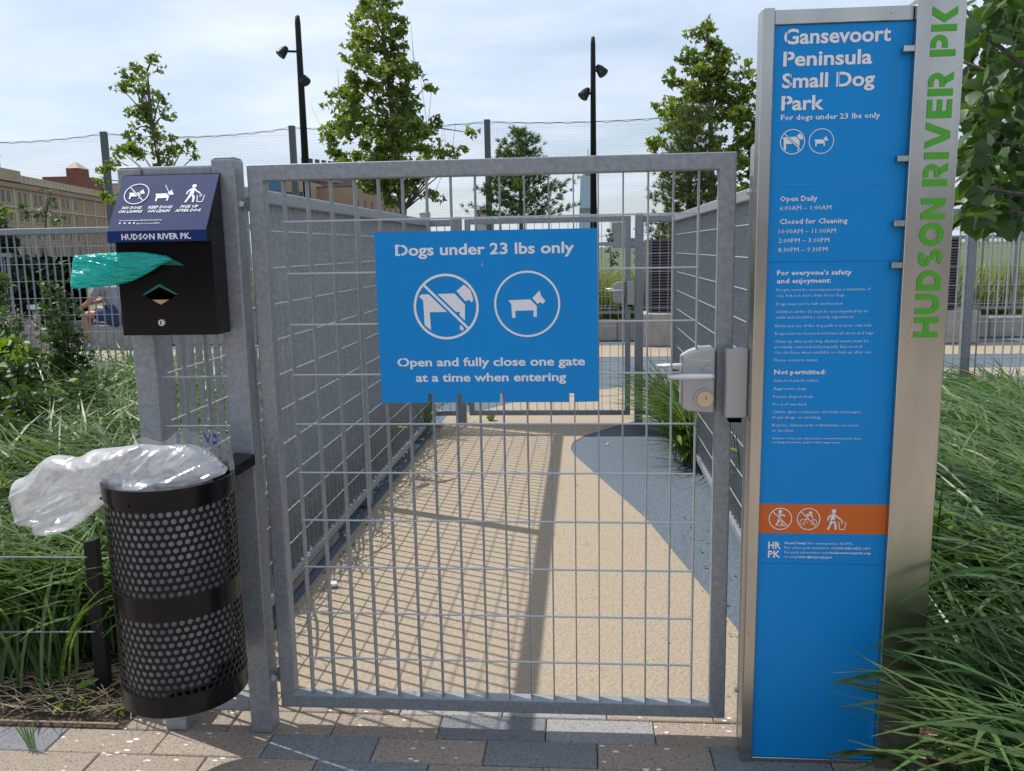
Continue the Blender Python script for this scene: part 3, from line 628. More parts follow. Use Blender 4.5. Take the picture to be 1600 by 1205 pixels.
def green_word(word, z0, z1):
    gl = [glyph(c) for c in word]; gap = .13; tot = sum(w for _, w in gl)+gap*(len(word)-1); k = (z1-z0)/tot; u = 0
    for ch, (polys, w) in zip(word, gl):
        m = MB(); h = .0545
        for p in polys:
            q = [(1.6875-b*h, z0+(u+a)*k) for a, b in p]
            bm = bmesh.new(); vs = [bm.verts.new((x, z, 0)) for x, z in q]
            try: f = bm.faces.new(vs); bmesh.ops.triangulate(bm, faces=[f])
            except Exception: bm.free(); continue
            bm.verts.index_update()
            m.add([(x-1.601-.101+.101, -.1135, z) for x, z in q], [tuple(v.index for v in f.verts) for f in bm.faces]); bm.free()
        m.v = [(x+1.601-1.5, y+.07, z) for x, y, z in m.v]
        o_ = m.build('letter', G['green'], blade)
        u += w+gap
green_word('HUDSON', 1.110, 1.431); green_word('RIVER', 1.4575, 1.7085); green_word('PK', 1.741, 1.8475)
# dark hairline round each cut letter is left to the thickness of the letters

# ------------------------------------------------------------------ dog bag dispenser
dp = thing('bag_dispenser', 'black dog waste bag dispenser with a navy notice on its sloping lid', 'dispenser', (-.18, -.04, 1.13))
m = MB(); m.hexa([(-.306, -.112, 1.134), (-.055, -.112, 1.134), (-.055, -.036, 1.134), (-.306, -.036, 1.134), (-.306, -.112, 1.40), (-.055, -.112, 1.40), (-.055, -.036, 1.53), (-.306, -.036, 1.53)])
m.build('housing', G['black'], dp, bevel=.002, world=True)
m = MB(); m.add([(-.3075, -.113, 1.366), (-.0535, -.113, 1.366), (-.0535, -.142, 1.366), (-.3075, -.142, 1.366), (-.3075, -.142, 1.392), (-.0535, -.142, 1.392), (-.0535, -.0365, 1.537), (-.3075, -.0365, 1.537), (-.3075, -.0365, 1.529), (-.0535, -.0365, 1.529), (-.3075, -.113, 1.42), (-.0535, -.113, 1.42)],
    [(0, 1, 2, 3), (3, 2, 5, 4), (4, 5, 6, 7), (7, 6, 9, 8), (2, 1, 11, 9, 6, 5), (0, 3, 4, 7, 8, 10), (8, 9, 11, 10), (10, 11, 1, 0)])
lid = m.build('lid', G['black'], dp, bevel=.0012, world=True)
cl0 = Vector((-.3055, -.1412, 1.3935)); cl1 = Vector((-.0555, -.1412, 1.3935)); ct0 = Vector((-.3055, -.0385, 1.5345)); nrm = (cl1-cl0).cross(ct0-cl0).normalized()
def cmap(a, b, l=0): # a 0..1 across, b 0 top .. 1 bottom
    return ct0.lerp(cl0, b)+(cl1-cl0)*a+nrm*(.0008+.0002*l)-Vector(dp.location)
def cm2(a, b, l=0): # metric: x metres across, y metres up from the lower edge
    L_ = (ct0-cl0).length; return cmap(a/.25, 1-b/L_, l)
LL = (ct0-cl0).length
F = Flat(lambda a, b, l=0: cmap(a, b, l-3)); F.poly([(0.0, 0.005), (1, 0.005), (1, 1), (0, 1)]); F.m.build('notice', G['navy'], dp)
lmap = lambda a, b, l=0: Vector((a, -.1428-.0002*l, b))-Vector(dp.location)
F = Flat(lmap); F.poly([(-.3065, 1.3672), (-.0545, 1.3672), (-.0545, 1.3925), (-.3065, 1.3925)]); F.m.build('notice_band', G['navy2'], dp)
F = Flat(cm2); r_ = .0325
def by(b): return LL*(1-b)
c = (.192*.25, by(.345)); F.poly(sc([(x*1.15, z*1.15) for x, z in SMALLDOG], c, r_), 1); F.poly(sc([(x*1.15, z*1.15) for x, z in SMALLHEAD], c, r_), 1)
F.stroke((c[0]-.7*r_, c[1]+.7*r_), (c[0]+.7*r_, c[1]-.7*r_), .0055, 2, 1); F.stroke((c[0]-.7*r_, c[1]+.7*r_), (c[0]+.7*r_, c[1]-.7*r_), .0022, 3); F.ring(c, r_*.93, r_, 4); F.m.build('pictogram', [G['white'], G['navy']], dp); F = Flat(cm2)
c = (.485*.25, by(.38)); F.poly(sc([(x*1.35, z*1.35) for x, z in SMALLDOG], c, r_), 1); F.poly(sc([(x*1.35, z*1.35) for x, z in SMALLHEAD], c, r_), 1); F.stroke((c[0]-.004, c[1]+.033), (c[0]+.012, c[1]+.006), .0015, 2); F.m.build('pictogram', [G['white'], G['navy']], dp)
F = Flat(cm2); ic_litter(F, (.80*.25, by(.35)), .058); F.m.build('pictogram', [G['white'], G['navy']], dp)
for i, a in enumerate((.105, .155, .205, .25)):
    F = Flat(cm2); F.disc((a*.25, by(.865)), .0026, 1, n=6+i); F.m.build('emblem', G['white'], dp)
for x, s1, s2, w1, w2 in [(.046, 'NO DOGS', 'ON LAWNS', .052, .062), (.1195, 'KEEP DOGS', 'ON LEASH', .063, .058), (.194, 'PICK UP', 'AFTER DOG', .046, .066)]:
    text(dp, s1, lambda a, b: cm2(a, b, 2), x, by(.615), .0085, w1, .03, align='C', shear=.25); text(dp, s2, lambda a, b: cm2(a, b, 2), x-.001, by(.683), .0085, w2, .03, align='C', shear=.25)
text(dp, 'For more information visit hudsonriverpark.org', lambda a, b: cm2(a, b, 2), .024, by(.828), .0042, .108, .01)
text(dp, '@hudsonriverpark #HRPK', lambda a, b: cm2(a, b, 2), .069, by(.885), .0042, .060, .0)
text(dp, 'HUDSON RIVER PK.', lambda a, b: lmap(a, b, 1), -.270, 1.3725, .0145, .177, .025)
# openings (two lozenges) with the green liner edges and the cardboard seen inside
fmapd = lambda a, b, l=0: Vector((a, -.1124-.0003*l, b))-Vector(dp.location)
for cx_, cz in ((-.178, 1.308), (-.199, 1.236)):
    F = Flat(fmapd); F.poly([(cx_-.045, cz), (cx_, cz-.026), (cx_+.045, cz), (cx_, cz+.026)] if cz < 1.3 else [(cx_-.03, cz+.002), (cx_+.045, cz), (cx_, cz+.026)], 0, 2 if cz > 1.3 else 0)
    if cz < 1.3: F.poly([(cx_-.022, cz-.0125), (cx_, cz-.025), (cx_+.022, cz-.0125)], 1, 1)
    F.poly([(cx_-.047, cz), (cx_, cz+.027), (cx_+.047, cz), (cx_+.040, cz-.0005), (cx_, cz+.020), (cx_-.040, cz-.0005)], 2, 2)
    F.m.build('opening', [G['dark'], G['card'], mat('green_edge', (0.0, .13, .09), .5)], dp)
m = MB(); m.tube([(-.199, -.112, 1.166), (-.199, -.119, 1.166)], [.0085, .008], 20); lo_ = m.build('lock', G['satin'], dp, world=True)
MB().box(-.2-.0015, -.2+.0015, -.1196, -.119, 1.161, 1.171).build('keyhole', G['dark'], dp, world=True)

def film_mesh(name, outline, y0, M, depth, res=60, amp=.012, seed=0, fold=9, lean=lambda x, z: 0, fdir=0.0):
    "a bag: grid inside the outline, bellied front and back, with sharp creases"
    xs = [p[0] for p in outline]; zs = [p[1] for p in outline]; x0, x1, z0, z1 = min(xs), max(xs), min(zs), max(zs)
    # signed distance to outline
    def inside(x, z):
        c = False; j = len(outline)-1
        for i in range(len(outline)):
            xi, zi = outline[i]; xj, zj = outline[j]
            if (zi > z) != (zj > z) and x < (xj-xi)*(z-zi)/(zj-zi)+xi: c = not c
            j = i
        return c
    def dist(x, z):
        d = 9
        for i in range(len(outline)):
            a = Vector(outline[i]); b = Vector(outline[(i+1) % len(outline)]); p = Vector((x, z)); ab = b-a; t = max(0, min(1, (p-a).dot(ab)/ab.dot(ab))); d = min(d, (p-a-ab*t).length)
        return d
    # round the outline with a Catmull-Rom curve
    P0 = [Vector(p) for p in outline]; n = len(P0); sm = []
    for a in range(n):
        p0, p1, p2, p3 = P0[a-1], P0[a], P0[(a+1) % n], P0[(a+2) % n]
        for q in (0, .33, .66): sm.append(tuple(.5*((2*p1)+(p2-p0)*q+(2*p0-5*p1+4*p2-p3)*q*q+(3*p1-p0-3*p2+p3)*q**3)))
    outline = sm
    def near(x, z):
        best = (9, x, z)
        for a in range(len(outline)):
            u_ = Vector(outline[a]); v_ = Vector(outline[(a+1) % len(outline)]); p = Vector((x, z)); ab = v_-u_; t = max(0, min(1, (p-u_).dot(ab)/max(1e-9, ab.dot(ab)))); c_ = u_+ab*t; d = (p-c_).length
            if d < best[0]: best = (d, c_.x, c_.y)
        return best
    st = max(x1-x0, z1-z0)/res; pts = {}
    for i in range(-1, int((x1-x0)/st)+3):
        for k in range(-1, int((z1-z0)/st)+3):
            x, z = x0+i*st, z0+k*st; d, nx_, nz_ = near(x, z)
            if inside(x, z): pts[(i, k)] = (x, z, d) if d > .45*st else (nx_, nz_, 0)
            elif d < .75*st: pts[(i, k)] = (nx_, nz_, 0)
    mb = MB(); ca, sa = math.cos(fdir), math.sin(fdir)
    for side in (-1, 1):
        ids = {}; vs = []
        for (i, k), (x, z, d) in pts.items():
            e = min(1, d/.05); belly = depth*math.sqrt(max(0, 1-(1-e)**2))
            al, ac = x*ca+z*sa, -x*sa+z*ca
            q = Vector((al*fold*.45+seed, side*2.7+seed, ac*fold*1.6)); q += Vector((noise.noise(q*.6), 0, noise.noise(q*.6+Vector((9, 0, 0)))))*1.3
            rd = 0; a_ = 1
            for o_ in range(4): rd += a_*(1-abs(noise.noise(q*(1.9**o_)))*3.0); a_ *= .52
            big = noise.noise(Vector((x*6+seed, z*7, side*3.)))
            yy = side*belly*(1+.45*big)+side*amp*(rd-.5)*min(1, d/.02)
            w_ = min(1, d/.02); ids[(i, k)] = len(vs); vs.append((x, y0+yy+lean(x, z), z+w_*noise.noise(q*1.3)*.004))
        fs = []
        for (i, k) in pts:
            if all(c_ in ids for c_ in ((i+1, k), (i, k+1), (i+1, k+1))):
                f = (ids[(i, k)], ids[(i+1, k)], ids[(i+1, k+1)], ids[(i, k+1)]); fs.append(f if side < 0 else f[::-1])
        mb.add(vs, fs)
    return mb
tb = [(-.403, 1.333), (-.411, 1.300), (-.418, 1.262), (-.408, 1.2555), (-.36, 1.2575), (-.305, 1.262), (-.26, 1.271), (-.215, 1.290), (-.172, 1.314), (-.150, 1.323), (-.185, 1.336), (-.24, 1.3425), (-.33, 1.341), (-.39, 1.337)]
o = film_mesh('waste_bag', tb, -.135, G['teal'], .012, res=150, amp=.011, seed=3, fold=15, fdir=.12).build('waste_bag', G['teal'], None, smooth=True)
tag(o, 'teal green plastic dog waste bag pulled out of the dispenser slot', 'plastic bag')

# ------------------------------------------------------------------ litter bin
BC = Vector((-.157, -.225, 0)); BR = .150
bn = thing('litter_bin', 'black perforated steel litter bin hung on the fence post', 'bin', (BC.x, BC.y, .25))
def ringwall(z0, z1, r, n=72):
    m = MB(); vs = []
    for z in (z0, z1):
        for k in range(n): a = 2*math.pi*k/n; vs.append((r*math.cos(a), r*math.sin(a), z-.25))
    m.add(vs, [(k, (k+1) % n, n+(k+1) % n, n+k) for k in range(n)]); return m
def perforated(z0, z1, name):
    n = 52; pw = 2*math.pi/n; nr = round((z1-z0)/.0172); ph = (z1-z0)/nr; hr = .0064; V = []; Fc = []
    def pt(a, z, r): return (r*math.cos(a), r*math.sin(a), z-.25)
    K = 12
    for r in range(nr):
        zc = z0+ph*(r+.5); sh = pw/2 if r % 2 else 0
        for c_ in range(n):
            ac = c_*pw+sh; b = len(V)
            sq = []; ho = []
            for k in range(K):
                t = 2*math.pi*k/K+math.pi/K; ct, st_ = math.cos(t), math.sin(t); q = max(abs(ct), abs(st_)); sq.append((ac+ct/q*pw/2, zc+st_/q*ph/2)); ho.append((ac+ct*hr/BR, zc+st_*hr))
            for a, z in sq: V.append(pt(a, z, BR))
            for a, z in ho: V.append(pt(a, z, BR))
            for a, z in ho: V.append(pt(a, z, BR-.002))
            for k in range(K):
                k2 = (k+1) % K; Fc += [(b+k, b+k2, b+K+k2, b+K+k), (b+K+k, b+K+k2, b+2*K+k2, b+2*K+k)]
    o = npmesh(name, V, Fc, [G['black']], bn); o.location = (0, 0, 0); return o
perforated(.540, .752, 'perforated_wall'); perforated(.292, .486, 'perforated_wall')
def solid(z0, z1, name, r=BR, th=.002):
    o = ringwall(z0, z1, r, 128).build(name, G['black'], bn); s_ = o.modifiers.new('s', 'SOLIDIFY'); s_.thickness = th; return o
solid(.486, .540, 'band'); solid(.752, .765, 'band'); solid(.243, .292, 'base_band', BR+.0012)
solid(.764, .802, 'rim_band', BR+.004, .004)
m = MB(); m.tube([(0, 0, .0), (0, 0, .004)], BR-.001, 48); m.build('base_plate', G['black'], bn)
o = ringwall(.27, .80, BR-.012).build('liner', G['liner'], bn, smooth=True)
me = o.data
for v in me.vertices:
    a = math.atan2(v.co.y, v.co.x); rr = 1+.02*math.sin(9*a)+.012*math.sin(23*a+1)-.45*max(0, min(1, (math.cos(a+R(22))-.30)/.12)); v.co.x *= rr*.97; v.co.y *= rr*.97
MB().box(-.052-BC.x+BC.x*0+.0, .052, .138, .192, .50, .56).build('bracket', G['black'], bn, bevel=.002)
for o_ in [x for x in bn.children if x.name.startswith('bracket')]: o_.location = (-.12, 0, 0)
m = MB(); m.hexa([(.09, .04, .522), (.128, .04, .522), (.152, .17, .532), (.09, .19, .532), (.09, .04, .552), (.128, .04, .552), (.152, .17, .562), (.09, .19, .562)])
m.build('bracket', G['black'], bn, bevel=.002)
m = MB()
for k in range(8):
    a = R(-100+k*45); m.tube([((BR+.0045)*math.cos(a), (BR+.0045)*math.sin(a), .517), ((BR+.0075)*math.cos(a), (BR+.0075)*math.sin(a), .517)], .0035, 8)
m.build('rivet', G['blackm'], bn)
# crumpled clear bag hanging over the rim, blown to the left
bo = [(-.565, .745), (-.555, .785), (-.520, .800), (-.470, .842), (-.430, .852), (-.373, .850), (-.330, .870), (-.26, .880), (-.195, .890), (-.15, .884), (-.09, .886), (-.05, .868), (-.012, .828), (-.006, .812), (-.03, .800), (-.10, .782), (-.19, .778), (-.27, .770), (-.302, .745), (-.35, .708), (-.41, .668), (-.460, .650), (-.508, .648), (-.512, .668), (-.545, .672), (-.560, .690)]
def lean(x, z): return .10*max(0, min(1, (x+.40)/.25))*0.0-.05*max(0, 1-abs(x+.20)/.25)
mb = film_mesh('bag', bo, -.228, G['film'], .050, res=170, amp=.012, seed=11.3, fold=10, lean=lean, fdir=.45)
o = mb.build('bin_liner_bag', G['film'], None, smooth=True)
tag(o, 'crumpled clear plastic bag spilling over the left side of the black bin', 'plastic bag')
# flap of film standing at the back with blue print
m = MB(); n = 26
for k in range(n):
    a = R(150-k*140/(n-1)); zt = .862+.012*math.sin(k*.9)+.018*math.exp(-((k-12)/6)**2); rr = BR+.004*math.sin(k*1.7)
    m.v += [(BC.x+rr*math.cos(a), BC.y+rr*math.sin(a), .79), (BC.x+(rr-.004)*math.cos(a), BC.y+(rr-.004)*math.sin(a), zt)]
m.f = [(2*k, 2*k+2, 2*k+3, 2*k+1) for k in range(n-1)]; m.mi = [0]*(n-1)
m.v = [(x-o.location.x, y, z) for x, y, z in m.v]
fl_ = m.build('back_flap', film('thin_film', (.8, .82, .86), .12, .15, .2), o)
F = Flat(lambda a, b, l=0: (BC.x+(BR-.006)*math.cos(a), BC.y+(BR-.006)*math.sin(a)-.001*l, b))
for seg in [((1.35, .872), (1.28, .852), .012), ((1.28, .852), (1.22, .872), .012), ((1.15, .874), (1.05, .868), .012), ((1.05, .868), (1.07, .852), .012), ((1.07, .852), (1.17, .851), .010)]:
    F.stroke(*seg[:2], seg[2]*.9, 1)
F.m.build('blue_print', mat('blue_ink', (.02, .05, .35), .5), o)

# ------------------------------------------------------------------ foliage builders
rng = np.random.default_rng(5)
def blades(base, L, az, lean0, droop, width, segs=6):
    "numpy ribbon blades; returns V, F"
    n = len(base); s = np.linspace(0, 1, segs+1)[None, :]
    L = L[:, None]; h = (lean0[:, None]*s+droop[:, None]*s**2.2)*L; z = L*(s-0.55*np.clip(droop[:, None], 0, 2)*s**2.6*0.9)
    wob = (rng.random((n, 1))-.5)*.12*L*s**2
    dx, dy = np.cos(az)[:, None], np.sin(az)[:, None]
    cx_ = base[:, 0:1]+dx*h-dy*wob; cy_ = base[:, 1:2]+dy*h+dx*wob; cz = base[:, 2:3]+z
    w = width[:, None]*(0.55+0.9*s)*(1-s**3)**0.8; w[:, -1] = 0.0004
    tw = rng.random((n, 1))*1.2-.6+ s*(rng.random((n, 1))-.5)*1.6
    ox = -dy*np.cos(tw); oy = dx*np.cos(tw); oz = np.sin(tw)*0.8
    A = np.stack([cx_+ox*w, cy_+oy*w, cz+oz*w], -1); B = np.stack([cx_-ox*w, cy_-oy*w, cz-oz*w], -1)
    V = np.stack([A, B], 2).reshape(-1, 3); m_ = (segs+1)*2
    f = np.array([[2*k, 2*k+1, 2*k+3, 2*k+2] for k in range(segs)])
    F = (f[None]+(np.arange(n)*m_)[:, None, None]).reshape(-1, 4); return V, F
def grass_bed(name, label, boxes, M, seed=1, cat='grass', keep=None, wd=(.0035, .0070)):
    VV, FF, o_ = [], [], 0
    for (x0, x1, y0, y1, n, h0, h1, az, azs, dr) in boxes:
        # tufts
        nt_ = max(1, int(n/26)); tx = rng.uniform(x0, x1, nt_); ty = rng.uniform(y0, y1, nt_)
        idx = rng.integers(0, nt_, n); b = np.stack([tx[idx]+rng.normal(0, .035, n), ty[idx]+rng.normal(0, .035, n), np.zeros(n)], 1)
        L_ = rng.uniform(h0, h1, n)*np.repeat(1.0, n); a = az+rng.normal(0, azs, n)
        V, F = blades(b, L_, a, rng.uniform(.05, .35, n), rng.uniform(dr*.5, dr*1.3, n), rng.uniform(*wd, n))
        V[:, 2] = np.maximum(V[:, 2], .01)
        if keep:
            B_ = V.reshape(n, -1, 3); ok = keep(B_); V = B_[ok].reshape(-1, 3); F = F.reshape(n, -1, 4)[:ok.sum()].reshape(-1, 4)
        VV.append(V); FF.append(F+o_); o_ += len(V)
    o = npmesh(name, np.concatenate(VV), np.concatenate(FF), [M]); return tag(o, label, cat, kind='stuff')
keepL = lambda B: (B[:, :, 0].max(1) < -.33) & (B[:, :, 1].min(1) > .0)
keepR = lambda B: ((B[:, :, 0].min(1) > 1.60) | (B[:, :, 1].max(1) < -.13)) & (B[:, :, 0].min(1) > 1.40) & ((B[:, :, 1].min(1) > .0) | (B[:, :, 0].min(1) > 1.745) | (B[:, :, 1].max(1) < -.13))
grass_bed('ornamental_grass', 'sunlit arching ornamental grass filling the bed left of the run', [
    (-1.9, -.42, .45, 1.3, 4200, .35, .62, 2.6, 1.3, .75), (-2.6, -.40, 1.1, 2.4, 6500, .45, .85, 2.8, 1.4, .85), (-3.2, -.38, 2.3, 4.1, 6500, .55, .96, 2.8, 1.5, .85), (-1.7, -.78, .16, .50, 900, .32, .56, 2.9, 1.3, .45), (-1.6, -.95, .10, .30, 420, .28, .48, 3.0, 1.3, .5), (-1.1, -.45, .40, .8, 900, .40, .62, 3.0, 1.4, .6)], G['grass'], keep=keepL, wd=(.0042, .0094))
grass_bed('ornamental_grass', 'dark green ornamental grass flopping beside the tall park sign', [
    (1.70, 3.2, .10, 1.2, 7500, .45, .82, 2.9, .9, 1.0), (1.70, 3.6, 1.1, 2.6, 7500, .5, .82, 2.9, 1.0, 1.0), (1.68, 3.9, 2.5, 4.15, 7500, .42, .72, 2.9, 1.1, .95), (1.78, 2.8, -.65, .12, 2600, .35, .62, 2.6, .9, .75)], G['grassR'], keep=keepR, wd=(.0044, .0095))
grass_bed('ornamental_grass', 'grass clump leaning through the right run fence near the far gate', [
    (1.50, 1.66, 3.05, 4.15, 900, .30, .66, 3.3, .9, .62)], G['grass'], wd=(.004, .0075))
grass_bed('ornamental_grass', 'few grass blades poking through the left run fence', [(-.40, -.30, 3.5, 4.1, 40, .2, .4, .1, .6, .6)], G['grass'])
grass_bed('dead_grass', 'dry straw coloured blades scattered through both grass beds', [
    (-2.8, -.42, .2, 4.0, 420, .3, .75, 2.8, 1.5, .8), (1.8, 3.6, .2, 4.0, 380, .3, .7, 2.9, 1.2, .9)], G['straw'], keep=lambda B: ((B[:, :, 0].max(1) < -.33) | (B[:, :, 0].min(1) > 1.62)) & (B[:, :, 1].min(1) > .0), wd=(.002, .004))
grass_bed('meadow_grass', 'tall yellow green grass on the planter beyond the far court', [
    (-5.0, 9.0, 10.7, 12.6, 17000, .75, 1.15, 0, 3.0, .2)], G['meadow'], wd=(.006, .012))
# long front blades reaching over the sign
def ribbon(m, pts, w):
    pts = [Vector(p) for p in pts]; n = len(pts); vs = []
    for i, p in enumerate(pts):
        d = (pts[min(i+1, n-1)]-pts[max(0, i-1)]).normalized(); s_ = d.cross(Vector((0.25, -1, .2)).normalized()).normalized()
        ww = w*(.5+1.2*i/n)*(1-(i/(n-1))**4)+.0003; fold = d.cross(s_)*ww*.35
        vs += [p+s_*ww, p+fold, p-s_*ww]
    m.add(vs, [(3*i+j, 3*i+j+1, 3*i+j+4, 3*i+j+3) for i in range(n-1) for j in (0, 1)])
def bez(a, b, c, n=12): 
    a, b, c = Vector(a), Vector(b), Vector(c); return [a*(1-t)**2+b*2*t*(1-t)+c*t*t for t in [i/(n-1) for i in range(n)]]
m = MB()
LB = [((1600, 900), (1500, 862, ), (1402, 946), .0), ((1600, 1010), (1400, 960), (1368, 1008), 0), ((1560, 1120), (1450, 1030), (1362, 1008), 0), ((1590, 1100), (1480, 1010), (1386, 990), 0), ((1580, 1180), (1440, 1090), (1300, 1062), 0), ((1560, 1100), (1460, 1020), (1290, 1072), 0),
      ((1570, 1190), (1440, 1120), (1360, 1108), 0), ((1600, 1205), (1460, 1150), (1330, 1205), 0), ((1600, 1170), (1420, 1150), (1290, 1190), 0), ((1600, 1060), (1480, 1025), (1340, 1080), 0), ((1560, 1190), (1500, 1080), (1420, 1050), 0),
      ((1530, 1200), (1500, 1060), (1432, 1030), 0), ((1600, 960), (1500, 970), (1440, 985), 0), ((1420, 1205), (1380, 1165), (1285, 1180), 0)]
for i, (a, b, c_, _) in enumerate(LB):
    y = -.16-.02*(i % 5)
    ribbon(m, bez(at(*a, y+.06), at(*b, y), at(*c_, y-.02)), .0052+.0012*(i % 3))
# roots of those blades continue to the soil
for i in range(60):
    bx, by_ = random.uniform(1.82, 2.15), random.uniform(-.35, .05); az = random.uniform(2.0, 4.2); L_ = random.uniform(.35, .62)
    ribbon(m, bez((bx, by_, 0), (bx+.12*L_*math.cos(az), by_+.1*math.sin(az), L_*.85), (bx+.55*L_*math.cos(az), by_+.3*L_*math.sin(az), L_*random.uniform(.45, .8))), random.uniform(.004, .006))
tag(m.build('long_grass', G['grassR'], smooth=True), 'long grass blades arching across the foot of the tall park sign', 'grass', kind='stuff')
# strands of straw and twigs on the mulch
m = MB()
for i in range(420):
    left = i < 300
    x, y = (random.uniform(-1.3, -.42), random.uniform(.02, .30)) if left else (random.uniform(1.8, 3), random.uniform(-.5, .3))
    a = random.uniform(-.9, .9)+(0 if random.random() < .7 else 1.5); L_ = random.uniform(.05, .26); z = random.uniform(.01, .035)
    dx, dy = math.cos(a)*L_/2, math.sin(a)*L_/2; x1 = min(x+dx, -.40) if left else x+dx
    m.tube([(x-dx, y-dy, z), (x, y, z+.012*random.random()), (x1, max(y+dy, .0), z)], random.uniform(.0008, .0018), 4, cap=False)
m.tube([(-.95, -.020, .010), (-.475, -.022, .010)], .003, 6)
tag(m.build('straw_litter', G['straw']), 'dry straw and twigs lying on the mulch by the pavers', 'straw', kind='stuff')

def leaf_cloud(centers, radii, counts, size, seed=0, flat=.5, star=False):
    "small folded leaves scattered through blobs"
    rg = np.random.default_rng(seed); VV = []; 
    P_ = []
    for c_, r_, n in zip(centers, radii, counts):
        d = rg.normal(size=(n, 3)); d /= np.linalg.norm(d, axis=1)[:, None]; rad = rg.random(n)**.45
        p = np.array(c_)[None]+d*rad[:, None]*np.array(r_)[None]; P_.append(p)
    Pn = np.concatenate(P_); n = len(Pn)
    u = rg.normal(size=(n, 3)); u[:, 2] *= flat; u /= np.linalg.norm(u, axis=1)[:, None]
    w = rg.normal(size=(n, 3)); w -= (w*u).sum(1)[:, None]*u; w /= np.linalg.norm(w, axis=1)[:, None]; nn = np.cross(u, w)
    s = (size*rg.uniform(.6, 1.3, n))[:, None]
    if star:
        pr = [(-.15, 0, 0), (.1, .62, .10), (.38, .28, 0), (1, 0, .08), (.38, -.28, 0), (.1, -.62, .10)]; f = [[0, 1, 2, 3], [0, 3, 4, 5]]
    else:
        pr = [(0, 0, 0), (.5, .30, .07), (1, 0, 0), (.5, -.30, .07)]; f = [[0, 1, 2, 3]]
    V = np.stack([Pn+s*(a*u+b*w+c_*nn) for a, b, c_ in pr], 1); k = len(pr)
    F = (np.array(f)[None]+(np.arange(n)*k)[:, None, None]).reshape(-1, 4)
    return V.reshape(-1, 3), F
def tree(label, y, trunk, blobs, leaf=.10, density=1.0, M='leafA', group='young park trees behind the dog run', seed=1, tr=.07, extra=(), name='maple_tree', wisps=0):
    "trunk: list of (u,v); blobs: (u, v, ru, rv, weight)"
    base = at(trunk[0][0], trunk[0][1], y); base.z = 0
    t = thing(name, label, 'tree', tuple(base), group)
    sc_ = (y-CAM.y)/FPX*1.02; rg = random.Random(seed)
    m = MB(); tp = [base]+[at(u, v, y) for u, v in trunk[1:]]; n = len(tp)
    m.tube(tp, [max(.012, tr*(1-i/(n-.3))) for i in range(n)], 8)
    cs, rs, ns = [], [], []
    for i, (u, v, ru, rv, w) in enumerate(blobs):
        c_ = at(u, v, y+rg.uniform(-.5, .5)); 
        # break every blob into small clumps
        k = max(3, int(ru*rv/55))
        low = min(tp, key=lambda p: abs(p.z-(c_.z-.5)))
        m.tube([low, low.lerp(c_, .5)+Vector((0, 0, .06)), c_], [.022, .014, .006], 5, cap=False)
        for _ in range(k):
            a = rg.uniform(0, 6.283); q = rg.random()**.5
            cc = c_+Vector((math.cos(a)*q*ru*sc_, rg.uniform(-.9, .9)*min(ru, 40)*sc_, math.sin(a)*q*rv*sc_))
            r_ = rg.uniform(.09, .19)*(min(ru, rv)/22)**.35; cs.append(tuple(cc)); rs.append((r_*1.2, r_*1.2, r_*.8)); ns.append(int(w*density*rg.uniform(10, 24)))
            if rg.random() < .35: m.tube([c_, cc], [.007, .003], 4, cap=False)
    for k in range(wisps):
        u, v, ru, rv, w = rg.choice(blobs); c_ = at(u, v, y); d = Vector((rg.uniform(-.5, .5), rg.uniform(-.3, .3), rg.uniform(.3, .9))); m.tube([c_, c_+d*.5, c_+d], [.006, .004, .002], 4, cap=False)
    m.build('trunk', G['bark'], t, world=True)
    V, F = leaf_cloud(cs, rs, ns, leaf, seed, star=True); V = V-np.array(tuple(base))[None]
    npmesh('crown', V, F, [G[M]], t); return t
tree('slender young maple with an open leaning crown at left behind the net post', 14.0, [(262, 600), (255, 300), (238, 200), (230, 110)],
     [(226, 110, 12, 16, 1), (200, 118, 10, 10, .9), (240, 100, 8, 12, .7), (190, 138, 10, 8, .7), (212, 140, 16, 16, 1), (236, 155, 16, 18, 1), (226, 190, 18, 20, 1.1), (252, 150, 6, 10, .5), (262, 180, 10, 10, .8), (244, 215, 26, 16, 1.2), (218, 235, 26, 14, 1.1), (268, 225, 18, 12, .9), (288, 228, 10, 8, .6), (194, 240, 14, 9, .7), (205, 205, 10, 10, .6), (250, 245, 40, 14, 1.0), (302, 246, 6, 4, .4), (170, 262, 14, 7, .7), (182, 250, 10, 8, .6), (165, 308, 18, 9, .7), (180, 318, 10, 6, .5), (158, 280, 9, 7, .5)], leaf=.080, seed=3, density=1.5)
tree('large yellow green maple in the middle behind the near gate', 14.2, [(632, 600), (630, 330), (615, 200), (600, 60), (596, -30)],
     [(590, -10, 26, 26, 1.1), (582, 30, 30, 24, 1.1), (615, 25, 18, 30, 1.0), (575, 15, 14, 14, .8), (590, 75, 36, 26, 1.3), (556, 90, 18, 16, .9), (628, 75, 14, 22, .9), (600, 120, 48, 26, 1.4), (552, 125, 20, 14, .8), (648, 110, 10, 14, .6), (585, 165, 60, 26, 1.5), (640, 160, 18, 24, .9), (530, 150, 20, 16, .8), (600, 210, 76, 26, 1.5), (535, 200, 28, 20, 1.0), (665, 135, 8, 10, .6), (668, 200, 16, 24, .9), (600, 245, 90, 22, 1.5), (520, 235, 14, 12, .6), (560, 270, 34, 18, 1.1), (610, 285, 50, 20, 1.3), (660, 275, 30, 20, 1.0), (680, 300, 14, 10, .7), (625, 312, 26, 8, .8), (700, 238, 14, 10, .5), (688, 225, 8, 8, .4), (715, 235, 10, 7, .5), (738, 208, 8, 6, .5), (702, 262, 8, 8, .4)], leaf=.092, seed=5, density=1.55, tr=.09, wisps=26)
